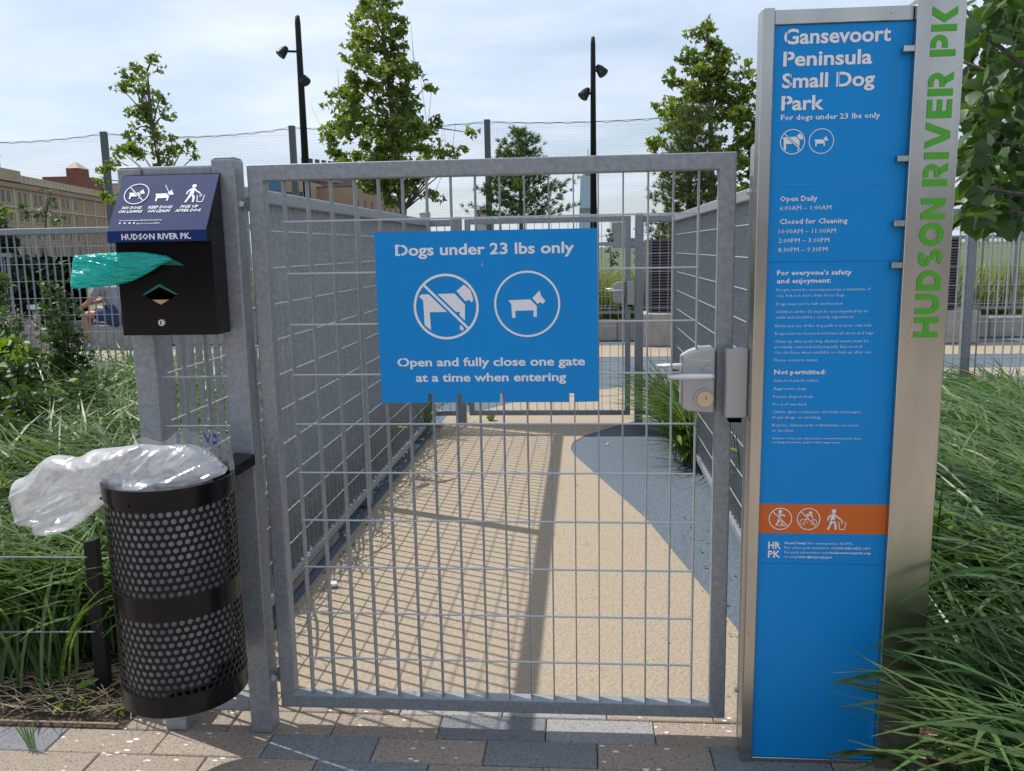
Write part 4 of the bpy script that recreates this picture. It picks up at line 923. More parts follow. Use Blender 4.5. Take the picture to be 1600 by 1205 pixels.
tree('tall bushy maple beyond the right side of the near gate', 14.5, [(1110, 600), (1112, 300), (1110, 180), (1105, 60)],
     [(1104, 45, 14, 10, .9), (1095, 65, 20, 16, 1), (1120, 75, 18, 24, 1.0), (1090, 95, 22, 18, 1.0), (1128, 105, 22, 22, 1.1), (1070, 100, 10, 10, .5), (1100, 125, 28, 22, 1.2), (1138, 130, 22, 24, 1.2), (1165, 105, 12, 14, .8), (1165, 140, 18, 24, 1.1), (1050, 128, 12, 14, .8), (1070, 150, 24, 20, 1), (1120, 165, 42, 24, 1.5), (1168, 180, 22, 26, 1.2), (1050, 175, 12, 10, .6), (1034, 165, 10, 9, .6), (1046, 195, 22, 16, 1.0), (1150, 215, 40, 24, 1.5), (1030, 215, 16, 12, .9), (1180, 230, 14, 24, 1), (1165, 270, 26, 22, 1.3), (1170, 310, 22, 22, 1.2), (1040, 232, 20, 10, .8)], leaf=.092, seed=8, density=1.7, tr=.09)
tree('sparse brownish sapling in front of the tan building at far left', 16.0, [(70, 600), (72, 340), (74, 310)],
     [(80, 300, 10, 8, .35), (90, 318, 12, 10, .5), (68, 325, 14, 10, .6), (55, 335, 14, 9, .7), (78, 342, 22, 8, .9), (35, 332, 14, 10, .8)], M='leafB', leaf=.07, seed=9, tr=.03)
tree('bright yellow green tree top at the far left edge above the fence', 13.0, [(-5, 600), (-2, 360), (0, 330)],
     [(0, 335, 18, 12, 1.4), (12, 342, 16, 10, 1.2), (-20, 330, 20, 16, 1.2)], leaf=.08, seed=10, tr=.04)
tree('narrow green tree in front of the far skyscrapers beyond the gate', 26.0, [(955, 500), (954, 400), (953, 370)],
     [(953, 362, 4, 8, .5), (953, 380, 6, 10, .8), (953, 400, 9, 12, 1), (955, 418, 11, 8, 1)], M='leafB', leaf=.12, seed=12, tr=.05)

def conifer(label, y, u, vtop, vbot, wmax, M, seed, group='conifers behind the dog run', lay=13, thick=1.0, ntuft=1500, needle=.085, name='pine_tree', prof=None, base_u=None):
    rg = random.Random(seed); top = at(u, vtop, y); bot = at(u, vbot, y); base = Vector((top.x, y, 0)); t = thing(name, label, 'tree', tuple(base), group)
    m = MB(); m.tube([base, top], [.07, .008], 7); H = top.z-bot.z; Wm = wmax*(y-CAM.y)/FPX
    V, F = [], []
    tufts = []
    for l in range(lay):
        f = l/(lay-1); z = bot.z+H*f*.97; r = Wm*(prof(f) if prof else (1-f)**.75+.08); nb = 7 if f < .8 else 5
        for b in range(nb):
            a = b*2*math.pi/nb+rg.uniform(-.4, .4)+l; rr = r*rg.uniform(.65, 1.12); e = Vector((base.x+math.cos(a)*rr, y+math.sin(a)*rr, z+rr*.28+rg.uniform(-.05, .08))); s_ = Vector((base.x, y, z-.04))
            m.tube([s_, s_.lerp(e, .6)-Vector((0, 0, .02)), e], [.012, .008, .003], 4, cap=False)
            for q in range(int(9+rr*22)):
                p = s_.lerp(e, rg.uniform(.25, 1.0)); p += Vector((rg.gauss(0, .07), rg.gauss(0, .07), rg.gauss(.02, .035))); tufts.append((p, (e-s_).normalized()))
    for p, d in tufts:
        d2 = (d+Vector((rg.uniform(-.5, .5), rg.uniform(-.5, .5), rg.uniform(.2, .9)))).normalized()
        for k in range(18):
            q = (d2+Vector((rg.gauss(0, .55), rg.gauss(0, .55), rg.gauss(0, .55)))).normalized()*needle*rg.uniform(.7, 1.2); w = q.cross(Vector((rg.random()-.5, rg.random()-.5, rg.random()-.5))).normalized()*.0055
            b = len(V); V += [tuple(p-w-base), tuple(p+w-base), tuple(p+q+w*.3-base), tuple(p+q-w*.3-base)]; F.append((b, b+1, b+2, b+3))
    m.build('trunk', G['bark'], t, world=True); npmesh('crown', V, F, [G[M]], t); return t
conifer('dark young pine standing behind the middle of the near gate', 13.5, 812, 208, 345, 82, 'pine', 2, prof=lambda f: (1.0 if f < .3 else .72 if f < .45 else .60-(f-.45)*.45) if f < .97 else .12, lay=9)
conifer('feathery yellow green conifer in front of the right maple', 12.5, 1080, 170, 430, 75, 'pineY', 4, prof=lambda f: 1-.55*f if f < .9 else .25, lay=18)

# near tree at the right edge with big leaves
tr_ = thing('broadleaf_tree', 'near tree with large broad dark green leaves at the right edge', 'tree', (2.95, 1.3, 0))
def W2(u, v, y): return at(u, v, y)-Vector((2.95, 1.3, 0))
m = MB(); m.tube([(0, 0, 0), (.05, 0, 1.2), (0, 0, 2.6), (-.1, 0, 3.6)], [.07, .06, .045, .02], 10)
br = [[(1700, 250), (1620, 240), (1560, 225), (1500, 214)], [(1700, 170), (1620, 120), (1545, 60), (1500, 5)], [(1700, 300), (1640, 310), (1570, 300), (1515, 290)], [(1700, 190), (1600, 150), (1540, 110), (1500, 95)], [(1690, 60), (1620, 20), (1560, -30)], [(1700, 350), (1640, 345), (1580, 330)], [(1660, 20), (1600, 60), (1530, 45), (1502, 25)]]
anch = []
for i, b in enumerate(br):
    ys = 1.3-.12*(i % 3); pts = [W2(u, v, ys+.05*k) for k, (u, v) in enumerate(b)]; m.tube(pts, [.014-.0028*k for k in range(len(pts))], 6, cap=False)
    anch += [(pts[j].lerp(pts[j+1], q)) for j in range(len(pts)-1) for q in (.1, .4, .7, 1)]
m.build('trunk', G['bark'], tr_)
def broad_leaf():
    m = MB(); out = [(0, 0), (.10, .16), (.28, .36), (.42, .40), (.52, .33), (.62, .34), (.72, .22), (.86, .14), (1.0, 0)]
    n = len(out); vs = []
    for x, w in out:
        bz = -.28*x*x; vs += [(x, w, bz-.30*w*w+.10*w), (x, w*.5, bz+.06*w), (x, 0, bz), (x, -w*.5, bz+.06*w), (x, -w, bz-.30*w*w+.10*w)]
    m.add(vs, [(5*i+j, 5*i+j+1, 5*i+j+6, 5*i+j+5) for i in range(n-1) for j in range(4)])
    m.tube([(-.35, 0, .05), (-.15, 0, .02), (0, 0, 0)], .008, 4, cap=False)
    return m
bl_me = broad_leaf().mesh('leaf', G['leafN']); bl_me.polygons.foreach_set('use_smooth', [True]*len(bl_me.polygons))
rl = random.Random(23); clusters = [(1520, 40), (1560, 30), (1590, 60), (1540, 90), (1580, 110), (1515, 125), (1555, 150), (1592, 160), (1510, 165), (1535, 195), (1575, 200), (1600, 235), (1510, 240), (1545, 255), (1585, 270), (1520, 290), (1560, 300), (1595, 320), (1510, 330), (1540, 330), (1575, 345), (1500, 270), (1598, 20), (1540, 5), (1570, 0)]
for i in range(285):
    u, v = clusters[i % len(clusters)]; u += rl.gauss(0, 18)+6; v += rl.gauss(0, 16)
    if u < 1500: u = 1500+rl.random()*40
    if v > 345: v = 345-rl.random()*40
    p = W2(u, v, 1.30+rl.uniform(-.22, .40)); s_ = rl.uniform(.062, .112)
    inst('leaf', bl_me, tr_, p, (rl.gauss(0, .5), .5+rl.gauss(0, .45), rl.uniform(0, 6.28)), (s_, s_, s_))
V, F = [], []; lv = np.array([v.co[:] for v in bl_me.vertices]); lf = [tuple(p.vertices) for p in bl_me.polygons if len(p.vertices) == 4]
for i in range(420):
    u, v = clusters[i % len(clusters)]; u += rl.gauss(0, 24)+18; v += rl.gauss(0, 22)
    if u < 1505: u = 1505+rl.random()*40
    if v > 350: v = 350-rl.random()*60
    p = W2(u, v, 1.75+rl.uniform(-.1, .8)); s_ = rl.uniform(.07, .12)
    Mx = Matrix.Rotation(rl.uniform(0, 6.28), 3, 'Z') @ Matrix.Rotation(.5+rl.gauss(0, .5), 3, 'Y') @ Matrix.Rotation(rl.gauss(0, .5), 3, 'X')
    b0 = len(lv)*i; V.append((lv*s_) @ np.array(Mx).T+np.array(tuple(p))); F += [tuple(b0+k for k in f) for f in lf]
o = npmesh('foliage', np.concatenate(V), F, [G['leafN']], tr_, smooth=True); o['kind'] = 'stuff'
# leafy shrubs in the left bed
def shrub(label, x, y, h, w, n, M, seed, lsize=.05, group='shrubs in the left bed', name='shrub', cat='shrub'):
    rg = random.Random(seed); t = thing(name, label, cat, (x, y, 0), group); m = MB(); cs, rs, ns = [], [], []
    for k in range(11):
        a = rg.uniform(0, 6.28); r = w*rg.random()**.5; e = Vector((math.cos(a)*r, math.sin(a)*r*.8, h*rg.uniform(.55, 1.05)))
        m.tube([(e.x*.2, e.y*.2, 0), e*.55+Vector((0, 0, .05)), e], [.008, .006, .002], 5, cap=False)
        for q in range(6): f = rg.uniform(.35, 1.0); cs.append(tuple(e*f)); rs.append((.11, .11, .08)); ns.append(n//66)
    m.build('stem', G['bark'], t); V, F = leaf_cloud(cs, rs, ns, lsize, seed, flat=.6); npmesh('foliage', V, F, [G[M]], t); return t
shrub('dark leafy shrub nearest the left cross fence', -2.85, 3.0, 1.12, .42, 4600, 'leafB', 31)
shrub('bright yellow green leafy shrub low at the left edge', -2.50, 2.35, .86, .36, 1500, 'leafY', 32, .06)
shrub('dark green spiky shrub in front of the dense railing', -2.46, 3.05, 1.15, .11, 1700, 'leafB', 33, .045)
shrub('tall thin dark shrub at the far left edge of the bed', -3.35, 3.4, 1.12, .45, 3200, 'leafB', 34)
shrub('broad dark leafy shrub in the middle of the left bed', -2.20, 2.2, .80, .40, 3600, 'leafB', 35, .055)
shrub('low dark leafy shrub at the left edge above the cables', -2.05, 1.7, .66, .30, 1800, 'leafB', 36, .055)
fh = thing('flowering_herb', 'pale pinkish seed heads standing over the shrubs at far left', 'plant', (-2.5, 2.5, 0), 'shrubs in the left bed')
V, F = leaf_cloud([(random.uniform(-.55, .25), random.uniform(-.3, .4), random.uniform(.75, 1.08)) for _ in range(46)], [(.035, .035, .06)]*46, [26]*46, .013, 8)
npmesh('seed_head', V, F, [mat('seed_head', (.42, .33, .28), .8, island=.3)], fh)['kind'] = 'stuff'
m = MB()
for k in range(30): x_, y_ = random.uniform(-.5, .25), random.uniform(-.3, .35); m.tube([(x_*.6, y_*.6, 0), (x_, y_, random.uniform(.7, 1.05))], [.003, .0015], 4, cap=False)
m.build('stem', G['leafB'], fh)
# broad weed with pointed leaves beside the sign
def pointed_leaf():
    m = MB(); out = [(0, .02), (.15, .10), (.35, .15), (.6, .12), (.82, .06), (1, 0)]; vs = []
    for x, w in out: bz = .10*x-.28*x*x; vs += [(x, w, bz+.25*w), (x, 0, bz), (x, -w, bz+.25*w)]
    m.add(vs, [(3*i+j, 3*i+j+1, 3*i+j+4, 3*i+j+3) for i in range(5) for j in (0, 1)]); return m
pl_me = pointed_leaf().mesh('leaf', G['leafY']); pl_me.polygons.foreach_set('use_smooth', [True]*len(pl_me.polygons))
def weed(label, x, y, h, nl, seed, s=.14, stems=3):
    rg = random.Random(seed); t = thing('broadleaf_weed', label, 'plant', (x, y, 0), 'broadleaf weeds'); m = MB()
    for k in range(stems):
        a = rg.uniform(0, 6.28); e = Vector((math.cos(a)*.09, math.sin(a)*.09, h*rg.uniform(.8, 1.05))); m.tube([(0, 0, 0), e*.5, e], [.005, .004, .002], 5, cap=False)
        for j in range(nl//stems):
            p = e*(.35+.65*j/(nl/stems)); inst('leaf', pl_me, t, p, (rg.gauss(0, .3), rg.gauss(-.15, .3), rg.uniform(0, 6.28)), (s*rg.uniform(.7, 1.2),)*3)
    m.build('stem', G['leafB'], t); return t
weed('yellow green broadleaf weed right of the tall park sign', 1.93, .45, .64, 18, 41, .17)
weed('pointed leaf weed behind the grass right of the sign', 2.25, .55, .60, 14, 42, .16)
weed('broadleaf weed at the foot of the right run fence', 1.47, 2.95, .30, 12, 43, .14)
weed('small weed in the gap between the near gate and the latch post', 1.60, 1.6, .55, 16, 44, .13)
weed('small weed with toothed leaves beside the bin', -.50, .16, .10, 9, 45, .10)
weed('tiny weed at the edge of the mulch by the pavers', -.66, .06, .07, 8, 46, .06)
weed('weeds sprawling at the far end of the left run fence', -.38, 3.7, .35, 18, 47, .14)
weed('single leafy stem poking out beside the blue gate sign', -.30, 2.75, .75, 8, 48, .16, stems=1)
m = MB(); 
for k in range(6): ribbon(m, bez((-.664+.004*k, -.142, 0), (-.665+.006*(k-3), -.142, .05), (-.664+.012*(k-3), -.143, .07+.01*(k % 3))), .002)
tag(m.build('grass_tuft', G['grass']), 'single grass tuft growing from a paver joint at the left', 'grass')

# ------------------------------------------------------------------ cable fence in the left bed
cf = thing('cable_rail', 'low black stake with two wire cables in front of the left bed', 'cable fence', (-.63, .17, 0))
m = MB(); m.hexa([(-.648, .155, 0), (-.604, .155, 0), (-.604, .180, 0), (-.648, .180, 0), (-.640, .155, .488), (-.598, .155, .498), (-.598, .180, .498), (-.640, .180, .488)]); m.build('stake', G['blackm'], cf, bevel=.002, world=True)
for z0, z1 in ((.445, .437), (.208, .190)):
    MB().tube([(-.625, .172, z0), (-.63, .15, z0-.002), (-1.4, .16, z1-.004), (-2.4, .17, z1)], .0028, 6).build('cable', G['cable'], cf, world=True)

# ------------------------------------------------------------------ small things on the ground
bm = bmesh.new(); bmesh.ops.create_uvsphere(bm, u_segments=24, v_segments=16, radius=.0335); me = bpy.data.meshes.new('tennis_ball'); bm.to_mesh(me); bm.free(); me.materials.append(G['ball'])
me.polygons.foreach_set('use_smooth', [True]*len(me.polygons))
bt = inst('tennis_ball', me, None, (.128, 4.40, .032)); tag(bt, 'yellow green tennis ball by the far gate', 'ball')
sp = []
for k in range(49): a = 2*math.pi*k/48; v_ = Vector((math.cos(a)+.25*math.cos(3*a), math.sin(a)-.25*math.sin(3*a), .9*math.sin(2*a))).normalized()*.0338; sp.append(v_)
MB().tube(sp, .0009, 5).build('seam', G['white'], bt)
bm = bmesh.new(); bmesh.ops.create_icosphere(bm, subdivisions=2, radius=.022); 
for v in bm.verts: v.co *= .7+.6*abs(noise.noise(v.co*70)); v.co.z *= .6
me = bpy.data.meshes.new('paper_scrap'); bm.to_mesh(me); bm.free(); me.materials.append(G['litter'])
tag(inst('paper_scrap', me, None, (-.150, 1.02, .012)), 'crumpled white scrap on the floor at the left', 'litter')
tag(inst('paper_scrap', me, None, (1.02, 3.55, .004), sc=(.45, .45, .3)), 'tiny white scrap on the blue floor', 'litter')
tag(MB().box(-.42, -.29, .85, 1.6, 0.0, .035).build('edging_stone', G['rock'], None, bevel=.006), 'rough grey edging stone under the left run fence', 'stone')

m = MB(); rd_ = random.Random(77)
for i in range(340):
    y = rd_.uniform(.14, 4.25); side = rd_.random() < .5; x = (-.27+abs(rd_.gauss(0, .07))) if side else (1.47-abs(rd_.gauss(0, .09)))
    if i > 260: x = rd_.uniform(-.2, 1.4)
    a = rd_.uniform(0, 6.28); l_ = rd_.uniform(.004, .016)*(.6 if i > 260 else 1); w_ = l_*rd_.uniform(.2, .6); z = rd_.uniform(.001, .006); c_, s_ = math.cos(a), math.sin(a)
    m.add([(x+l_*c_, y+l_*s_, z), (x-w_*s_, y+w_*c_, z+.004*rd_.random()), (x-l_*c_, y-l_*s_, z), (x+w_*s_, y-w_*c_, z+.004*rd_.random())], [(0, 1, 2, 3)])
tag(m.build('leaf_litter', mat('dry_leaf', (.11, .07, .035), .8, island=.5)), 'dry leaf crumbs swept against the edges of the run', 'leaf litter', kind='stuff')
# ------------------------------------------------------------------ beyond: court walls, second fence, louvred screens
def wall(name, label, x0, x1, y0, y1, z0, z1, M, cat='wall', n=1):
    t = thing(name, label, cat, ((x0+x1)/2, y0, 0))
    for k in range(n):
        a = x0+(x1-x0)*k/n; b = x0+(x1-x0)*(k+1)/n
        MB().box(a+.004, b-.004, y0, y1, z0, z1).build('block', G[M], t, bevel=.012, world=True)
    return t
wall('retaining_wall', 'low concrete wall edging the far court', -1.2, 9, 10.1, 10.45, 0, .285, 'concrete', n=8)
wall('retaining_wall', 'low concrete wall at left beside the seated person', -7.6, -4.1, 10.1, 10.5, 0, .36, 'concrete', n=3)
def slat_fence(label, x0, x1, y, z0, z1, pitch=.0622):
    t = thing('fence', label, 'fence', (x0, y, 0), 'low railings beyond the court')
    MB().box(0, x1-x0, -.025, .025, z1-.05, z1).build('top_rail', G['galv'], t); MB().box(0, x1-x0, -.025, .025, z0, z0+.04).build('bottom_rail', G['galv'], t)
    n = int((x1-x0)/pitch); m = MB()
    for k in range(n): m.box(k*pitch, k*pitch+.003, -.0125, .0125, z0+.04, z1-.05)
    m.build('bar', G['galv'], t, kind='stuff'); m = MB()
    for k in range(7): m.tube([(0, -.014, z0+.12+k*.133), (x1-x0, -.014, z0+.12+k*.133)], .003, 4)
    m.build('wire', G['galv_new'], t, kind='stuff')
    k = 0.0
    while k < x1-x0: MB().box(k, k+.06, -.03, .03, 0, z1).build('post', G['galv'], t); k += 2.1
slat_fence('low railing on the wall behind the right side of the court', -3.6, 9, 10.5, .36, 1.40)
slat_fence('dense railing in front of the dark hedge beyond the left bed', -11.5, -6.9, 9.0, .02, 1.40, .045)
def louvre(label, x0, x1, y, z0, z1, n=24):
    t = thing('louvred_screen', label, 'screen', (x0, y, 0), 'dark louvred screens')
    MB().box(0, x1-x0, .03, .9, z0+.02, z1-.01).build('cabinet', G['dark'], t)
    me = MB().hexa([(0, -.02, 0), (x1-x0, -.02, 0), (x1-x0, .028, .012), (0, .028, .012), (0, -.02, .020), (x1-x0, -.02, .020), (x1-x0, .028, .032), (0, .028, .032)]).mesh('slat', G['louvre'])
    for k in range(n): inst('slat', me, t, (0, 0, z0+(z1-z0)*k/n))
    MB().box(0, x1-x0, -.03, .9, z1, z1+.03).build('cap', G['louvre'], t)
    MB().box(-.035, 0, -.03, .9, z0, z1+.03).build('frame', G['louvre'], t); MB().box(x1-x0, x1-x0+.035, -.03, .9, z0, z1+.03).build('frame', G['louvre'], t)
louvre('dark louvred screen seen through the near gate beside the right run fence', 1.78, 2.6, 9.55, .44, 1.39)
louvre('dark louvred screen seen right of the tall park sign', 4.9, 5.72, 9.55, .44, 1.34)
wall('concrete_plinth', 'pale concrete plinth under the louvred screen by the gate', 1.6, 2.8, 9.35, 9.9, 0, .44, 'concrete', 'plinth')
wall('concrete_plinth', 'brown grey plinth under the right louvred screen', 4.6, 6.0, 9.35, 9.9, 0, .43, 'concrete', 'plinth')
wall('bollard', 'short pale bollard beside the left louvred screen', 2.02, 2.16, 8.9, 9.05, 0, .62, 'concrete', 'bollard')
# boulders near the person
for i, (x, y, s, lb) in enumerate([(-7.3, 9.6, .38, 'brown boulder left of the seated person'), (-5.0, 10.9, .62, 'large grey boulder behind the seated person'), (-6.0, 11.2, .55, 'pale boulder behind the left court wall')]):
    bm = bmesh.new(); bmesh.ops.create_icosphere(bm, subdivisions=3, radius=1)
    for v in bm.verts: v.co *= 1+.35*noise.noise(v.co*1.3+Vector((i*5, 0, 0)))+.1*noise.noise(v.co*4)
    me = bpy.data.meshes.new('boulder'); bm.to_mesh(me); bm.free(); me.materials.append(G['rock'])
    tag(inst('boulder', me, None, (x, y, s*.4), sc=(s*1.3, s, s*.9)), lb, 'boulder')
# hedge
def hedge(label, x0, x1, y, h, n, M='hedge', d=1.2, size=.09, name='hedge', cat='hedge'):
    rg = np.random.default_rng(3); t = thing(name, label, cat, ((x0+x1)/2, y, 0)); MB().box(x0+.1, x1-.1, y+.15, y+d, 0, h-.4).build('stems', G['dark'], t, world=True)  # solid black box paints the deep shade inside the foliage, no modelled stems
    c_ = [((x0+x1)/2, y+d/2, h/2)]; k = int((x1-x0)*h/.35); cs = [(rg.uniform(x0, x1), y+rg.uniform(0, d*.7), rg.uniform(.1, h-.1)) for _ in range(k)]
    V, F = leaf_cloud(cs, [(.35, .3, .25)]*k, [n//k]*k, size, 4); V = V-np.array([(x0+x1)/2, y, 0])[None]; npmesh('foliage', V, F, [G[M]], t)
hedge('dark clipped hedge behind the railing at far left', -12.5, -6.9, 9.7, 1.74, 30000, size=.13)
hedge('long hedge on the far side of the promenade', -30, 34, -26, 3.4, 22000, 'leafB', 2.5, .5)
# person sitting on the low wall
def skin_mesh(name, verts, edges, radii, M, parent, lev=2):
    me = bpy.data.meshes.new(name); me.from_pydata(verts, edges, []); me.materials.append(M); o = bpy.data.objects.new(name, me); COL.objects.link(o); o.parent = parent
    sk = o.modifiers.new('skin', 'SKIN'); sk.use_smooth_shade = True
    for v, r_ in zip(me.skin_vertices[0].data, radii): v.radius = (r_, r_) if not isinstance(r_, tuple) else r_
    me.skin_vertices[0].data[0].use_root = True
    su = o.modifiers.new('sub', 'SUBSURF'); su.levels = su.render_levels = lev; return o
pe = thing('person', 'person in navy shorts, grey shirt and dark cap sitting bent forward on the low wall', 'person', (-5.95, 9.95, 0))
Vb = [(0, 0, .46), (-.02, 0, .62), (-.13, 0, .80), (-.22, 0, .90), (-.28, -.01, .97), (-.34, -.01, 1.03),       # 0 pelvis .. 5 head
      (-.06, -.12, .46), (-.46, -.15, .50), (-.40, -.16, .12), (-.52, -.16, .05),                                # 6-9 near leg
      (-.06, .12, .46), (-.44, .14, .56), (-.66, .15, .28), (-.82, .16, .20),                                    # 10-13 far leg stretched
      (-.20, -.19, .86), (-.34, -.24, .66), (-.54, -.20, .56), (-.60, -.19, .54), (-.20, .19, .86), (-.36, .22, .68), (-.56, .18, .64), (-.62, .17, .62)]
Eb = [(0, 1), (1, 2), (2, 3), (3, 4), (4, 5), (0, 6), (6, 7), (7, 8), (8, 9), (0, 10), (10, 11), (11, 12), (12, 13), (3, 14), (14, 15), (15, 16), (16, 17), (3, 18), (18, 19), (19, 20), (20, 21)]
rb = [.13, .12, .13, .10, .05, .095, .09, .062, .042, .045, .09, .062, .042, .045, .055, .04, .03, .035, .055, .04, .03, .035]
skin_mesh('body', Vb, Eb, rb, G['skin'], pe)
skin_mesh('shirt', [Vb[0], Vb[1], Vb[2], Vb[3], Vb[14], (-.28, -.22, .75), Vb[18], (-.29, .21, .76)], [(0, 1), (1, 2), (2, 3), (3, 4), (4, 5), (3, 6), (6, 7)], [.15, .145, .155, .13, .075, .06, .075, .06], G['shirt'], pe)
skin_mesh('shorts', [(0.02, 0, .48), (-.07, -.12, .47), (-.32, -.14, .49), (-.07, .12, .47), (-.30, .14, .52)], [(0, 1), (1, 2), (0, 3), (3, 4)], [.16, .115, .095, .115, .095], G['shorts'], pe)
skin_mesh('cap', [(-.33, -.01, 1.06), (-.38, -.01, 1.08), (-.47, -.01, 1.05)], [(0, 1), (1, 2)], [.10, .09, (.06, .02)], G['cap'], pe)
for a, b in (((-.40, -.16, .06), (-.56, -.16, .035)), ((-.66, .15, .24), (-.84, .16, .19))):
    skin_mesh('shoe', [a, b], [(0, 1)], [.055, .045], G['shoe'], pe)
m = MB(); m.box(-6.50, -5.5, 9.80, 10.08, 0, .32)
tag(m.build('step_block', G['concrete'], bevel=.01), 'concrete seat block under the seated person', 'seat')
m = MB(); m.tube([(-7.02, 9.6, 0), (-7.02, 9.6, .60)], .05, 12); t_ = thing('drinking_post', 'slim post with a white top beside the seated person', 'post', (-7.02, 9.6, 0)); m.build('column', G['concrete'], t_, world=True)
MB().tube([(-7.02, 9.6, .60), (-7.02, 9.6, .66)], .11, 16).build('white_top', G['shoe'], t_, world=True)

# ------------------------------------------------------------------ sports net
NY = 25.0; posts_x = [-20.6, -14.4, -8.22, -2.05, 4.12, 10.3, 16.5]
nt_ = thing('sports_net', 'tall fine sports netting on dark square posts behind the trees', 'net', (-2, NY, 0))
for x in posts_x:
    zt = 5.27; m = MB().box(x-.09, x+.09, NY-.09, NY+.09, 0, zt); m.build('post', G['netpost'], nt_, bevel=.01, world=True)
m = MB(); mc = MB(); cell = .046
for i in range(len(posts_x)-1):
    a, b = posts_x[i]+.09, posts_x[i+1]-.09; sag = lambda x: 5.16-.17*4*((x-a)/(b-a))*(1-(x-a)/(b-a))*(.5 if i > 1 else 1.0)
    n = int((b-a)/cell)
    for k in range(n):
        x = a+k*cell; m.add([(x, NY, .1), (x+.0028, NY, .1), (x+.0028, NY, sag(x)), (x, NY, sag(x))], [(0, 1, 2, 3)])
    z = .1
    while z < 4.99: m.add([(a, NY+.001, z), (b, NY+.001, z), (b, NY+.001, z+.0028), (a, NY+.001, z+.0028)], [(0, 1, 2, 3)]); z += cell
    for q in range(4):
        z = 4.99+.045*q
        xs = [a+(b-a)*k/60 for k in range(61) if sag(a+(b-a)*k/60) > z]
        for k in range(60):
            x0_, x1_ = a+(b-a)*k/60, a+(b-a)*(k+1)/60
            if sag(x0_) > z and sag(x1_) > z: m.add([(x0_, NY+.001, z), (x1_, NY+.001, z), (x1_, NY+.001, z+.0028), (x0_, NY+.001, z+.0028)], [(0, 1, 2, 3)])
    mc.tube([(a+(b-a)*k/40, NY, sag(a+(b-a)*k/40)+.03*(abs(math.sin(k*math.pi/4)))) for k in range(41)], .010, 5); mc.tube([(a, NY, 5.22)]+[(a+(b-a)*k/12, NY, sag(a+(b-a)*k/12)+.045) for k in range(1, 12)]+[(b, NY, 5.22)], .008, 5)
m.build('netting', G['netc'], nt_, world=True, kind='stuff'); mc.build('edge_cable', G['cable'], nt_, world=True)

# ------------------------------------------------------------------ floodlight masts
def mast(label, u, vtop, heads, y=20., w=.10):
    top = at(u, vtop, y); t = thing('light_mast', label, 'lamp post', (top.x, y, 0), 'black floodlight masts')
    m = MB(); m.tube([(0, 0, 0), (0, 0, top.z-.18), (0, 0, top.z-.02), (-.01, 0, top.z)], [w*1.15, w*.72, w*.55, w*.2], 14); m.build('pole', G['blackm'], t, smooth=True)
    for hu, hv, s in heads:
        p = at(hu, hv, y)-Vector(t.location); f = MB(); sgn = 1 if p.x > 0 else -1
        d = Vector((sgn*.55, -.35, -.75)).normalized(); f.tube([p-d*.13, p-d*.02, p+d*.10, p+d*.14], [.055, .105, .13, .135], 16)
        h = f.build('floodlight', G['blackm'], t, smooth=False); MB().tube([p+d*.14, p+d*.146], .12, 16).build('lens', G['pane'], h)
        MB().tube([(0, 0, p.z-.02), (sgn*.12, 0, p.z-.02), p], .03, 8).build('bracket', G['blackm'], h)
mast('black floodlight mast at left with two round heads', 464.5, 24, [(443, 80, 1), (474, 123, 1)])
mast('black floodlight mast behind the right half of the gate', 926.5, 57, [(938, 109, 1), (915, 145, 1)], w=.085)

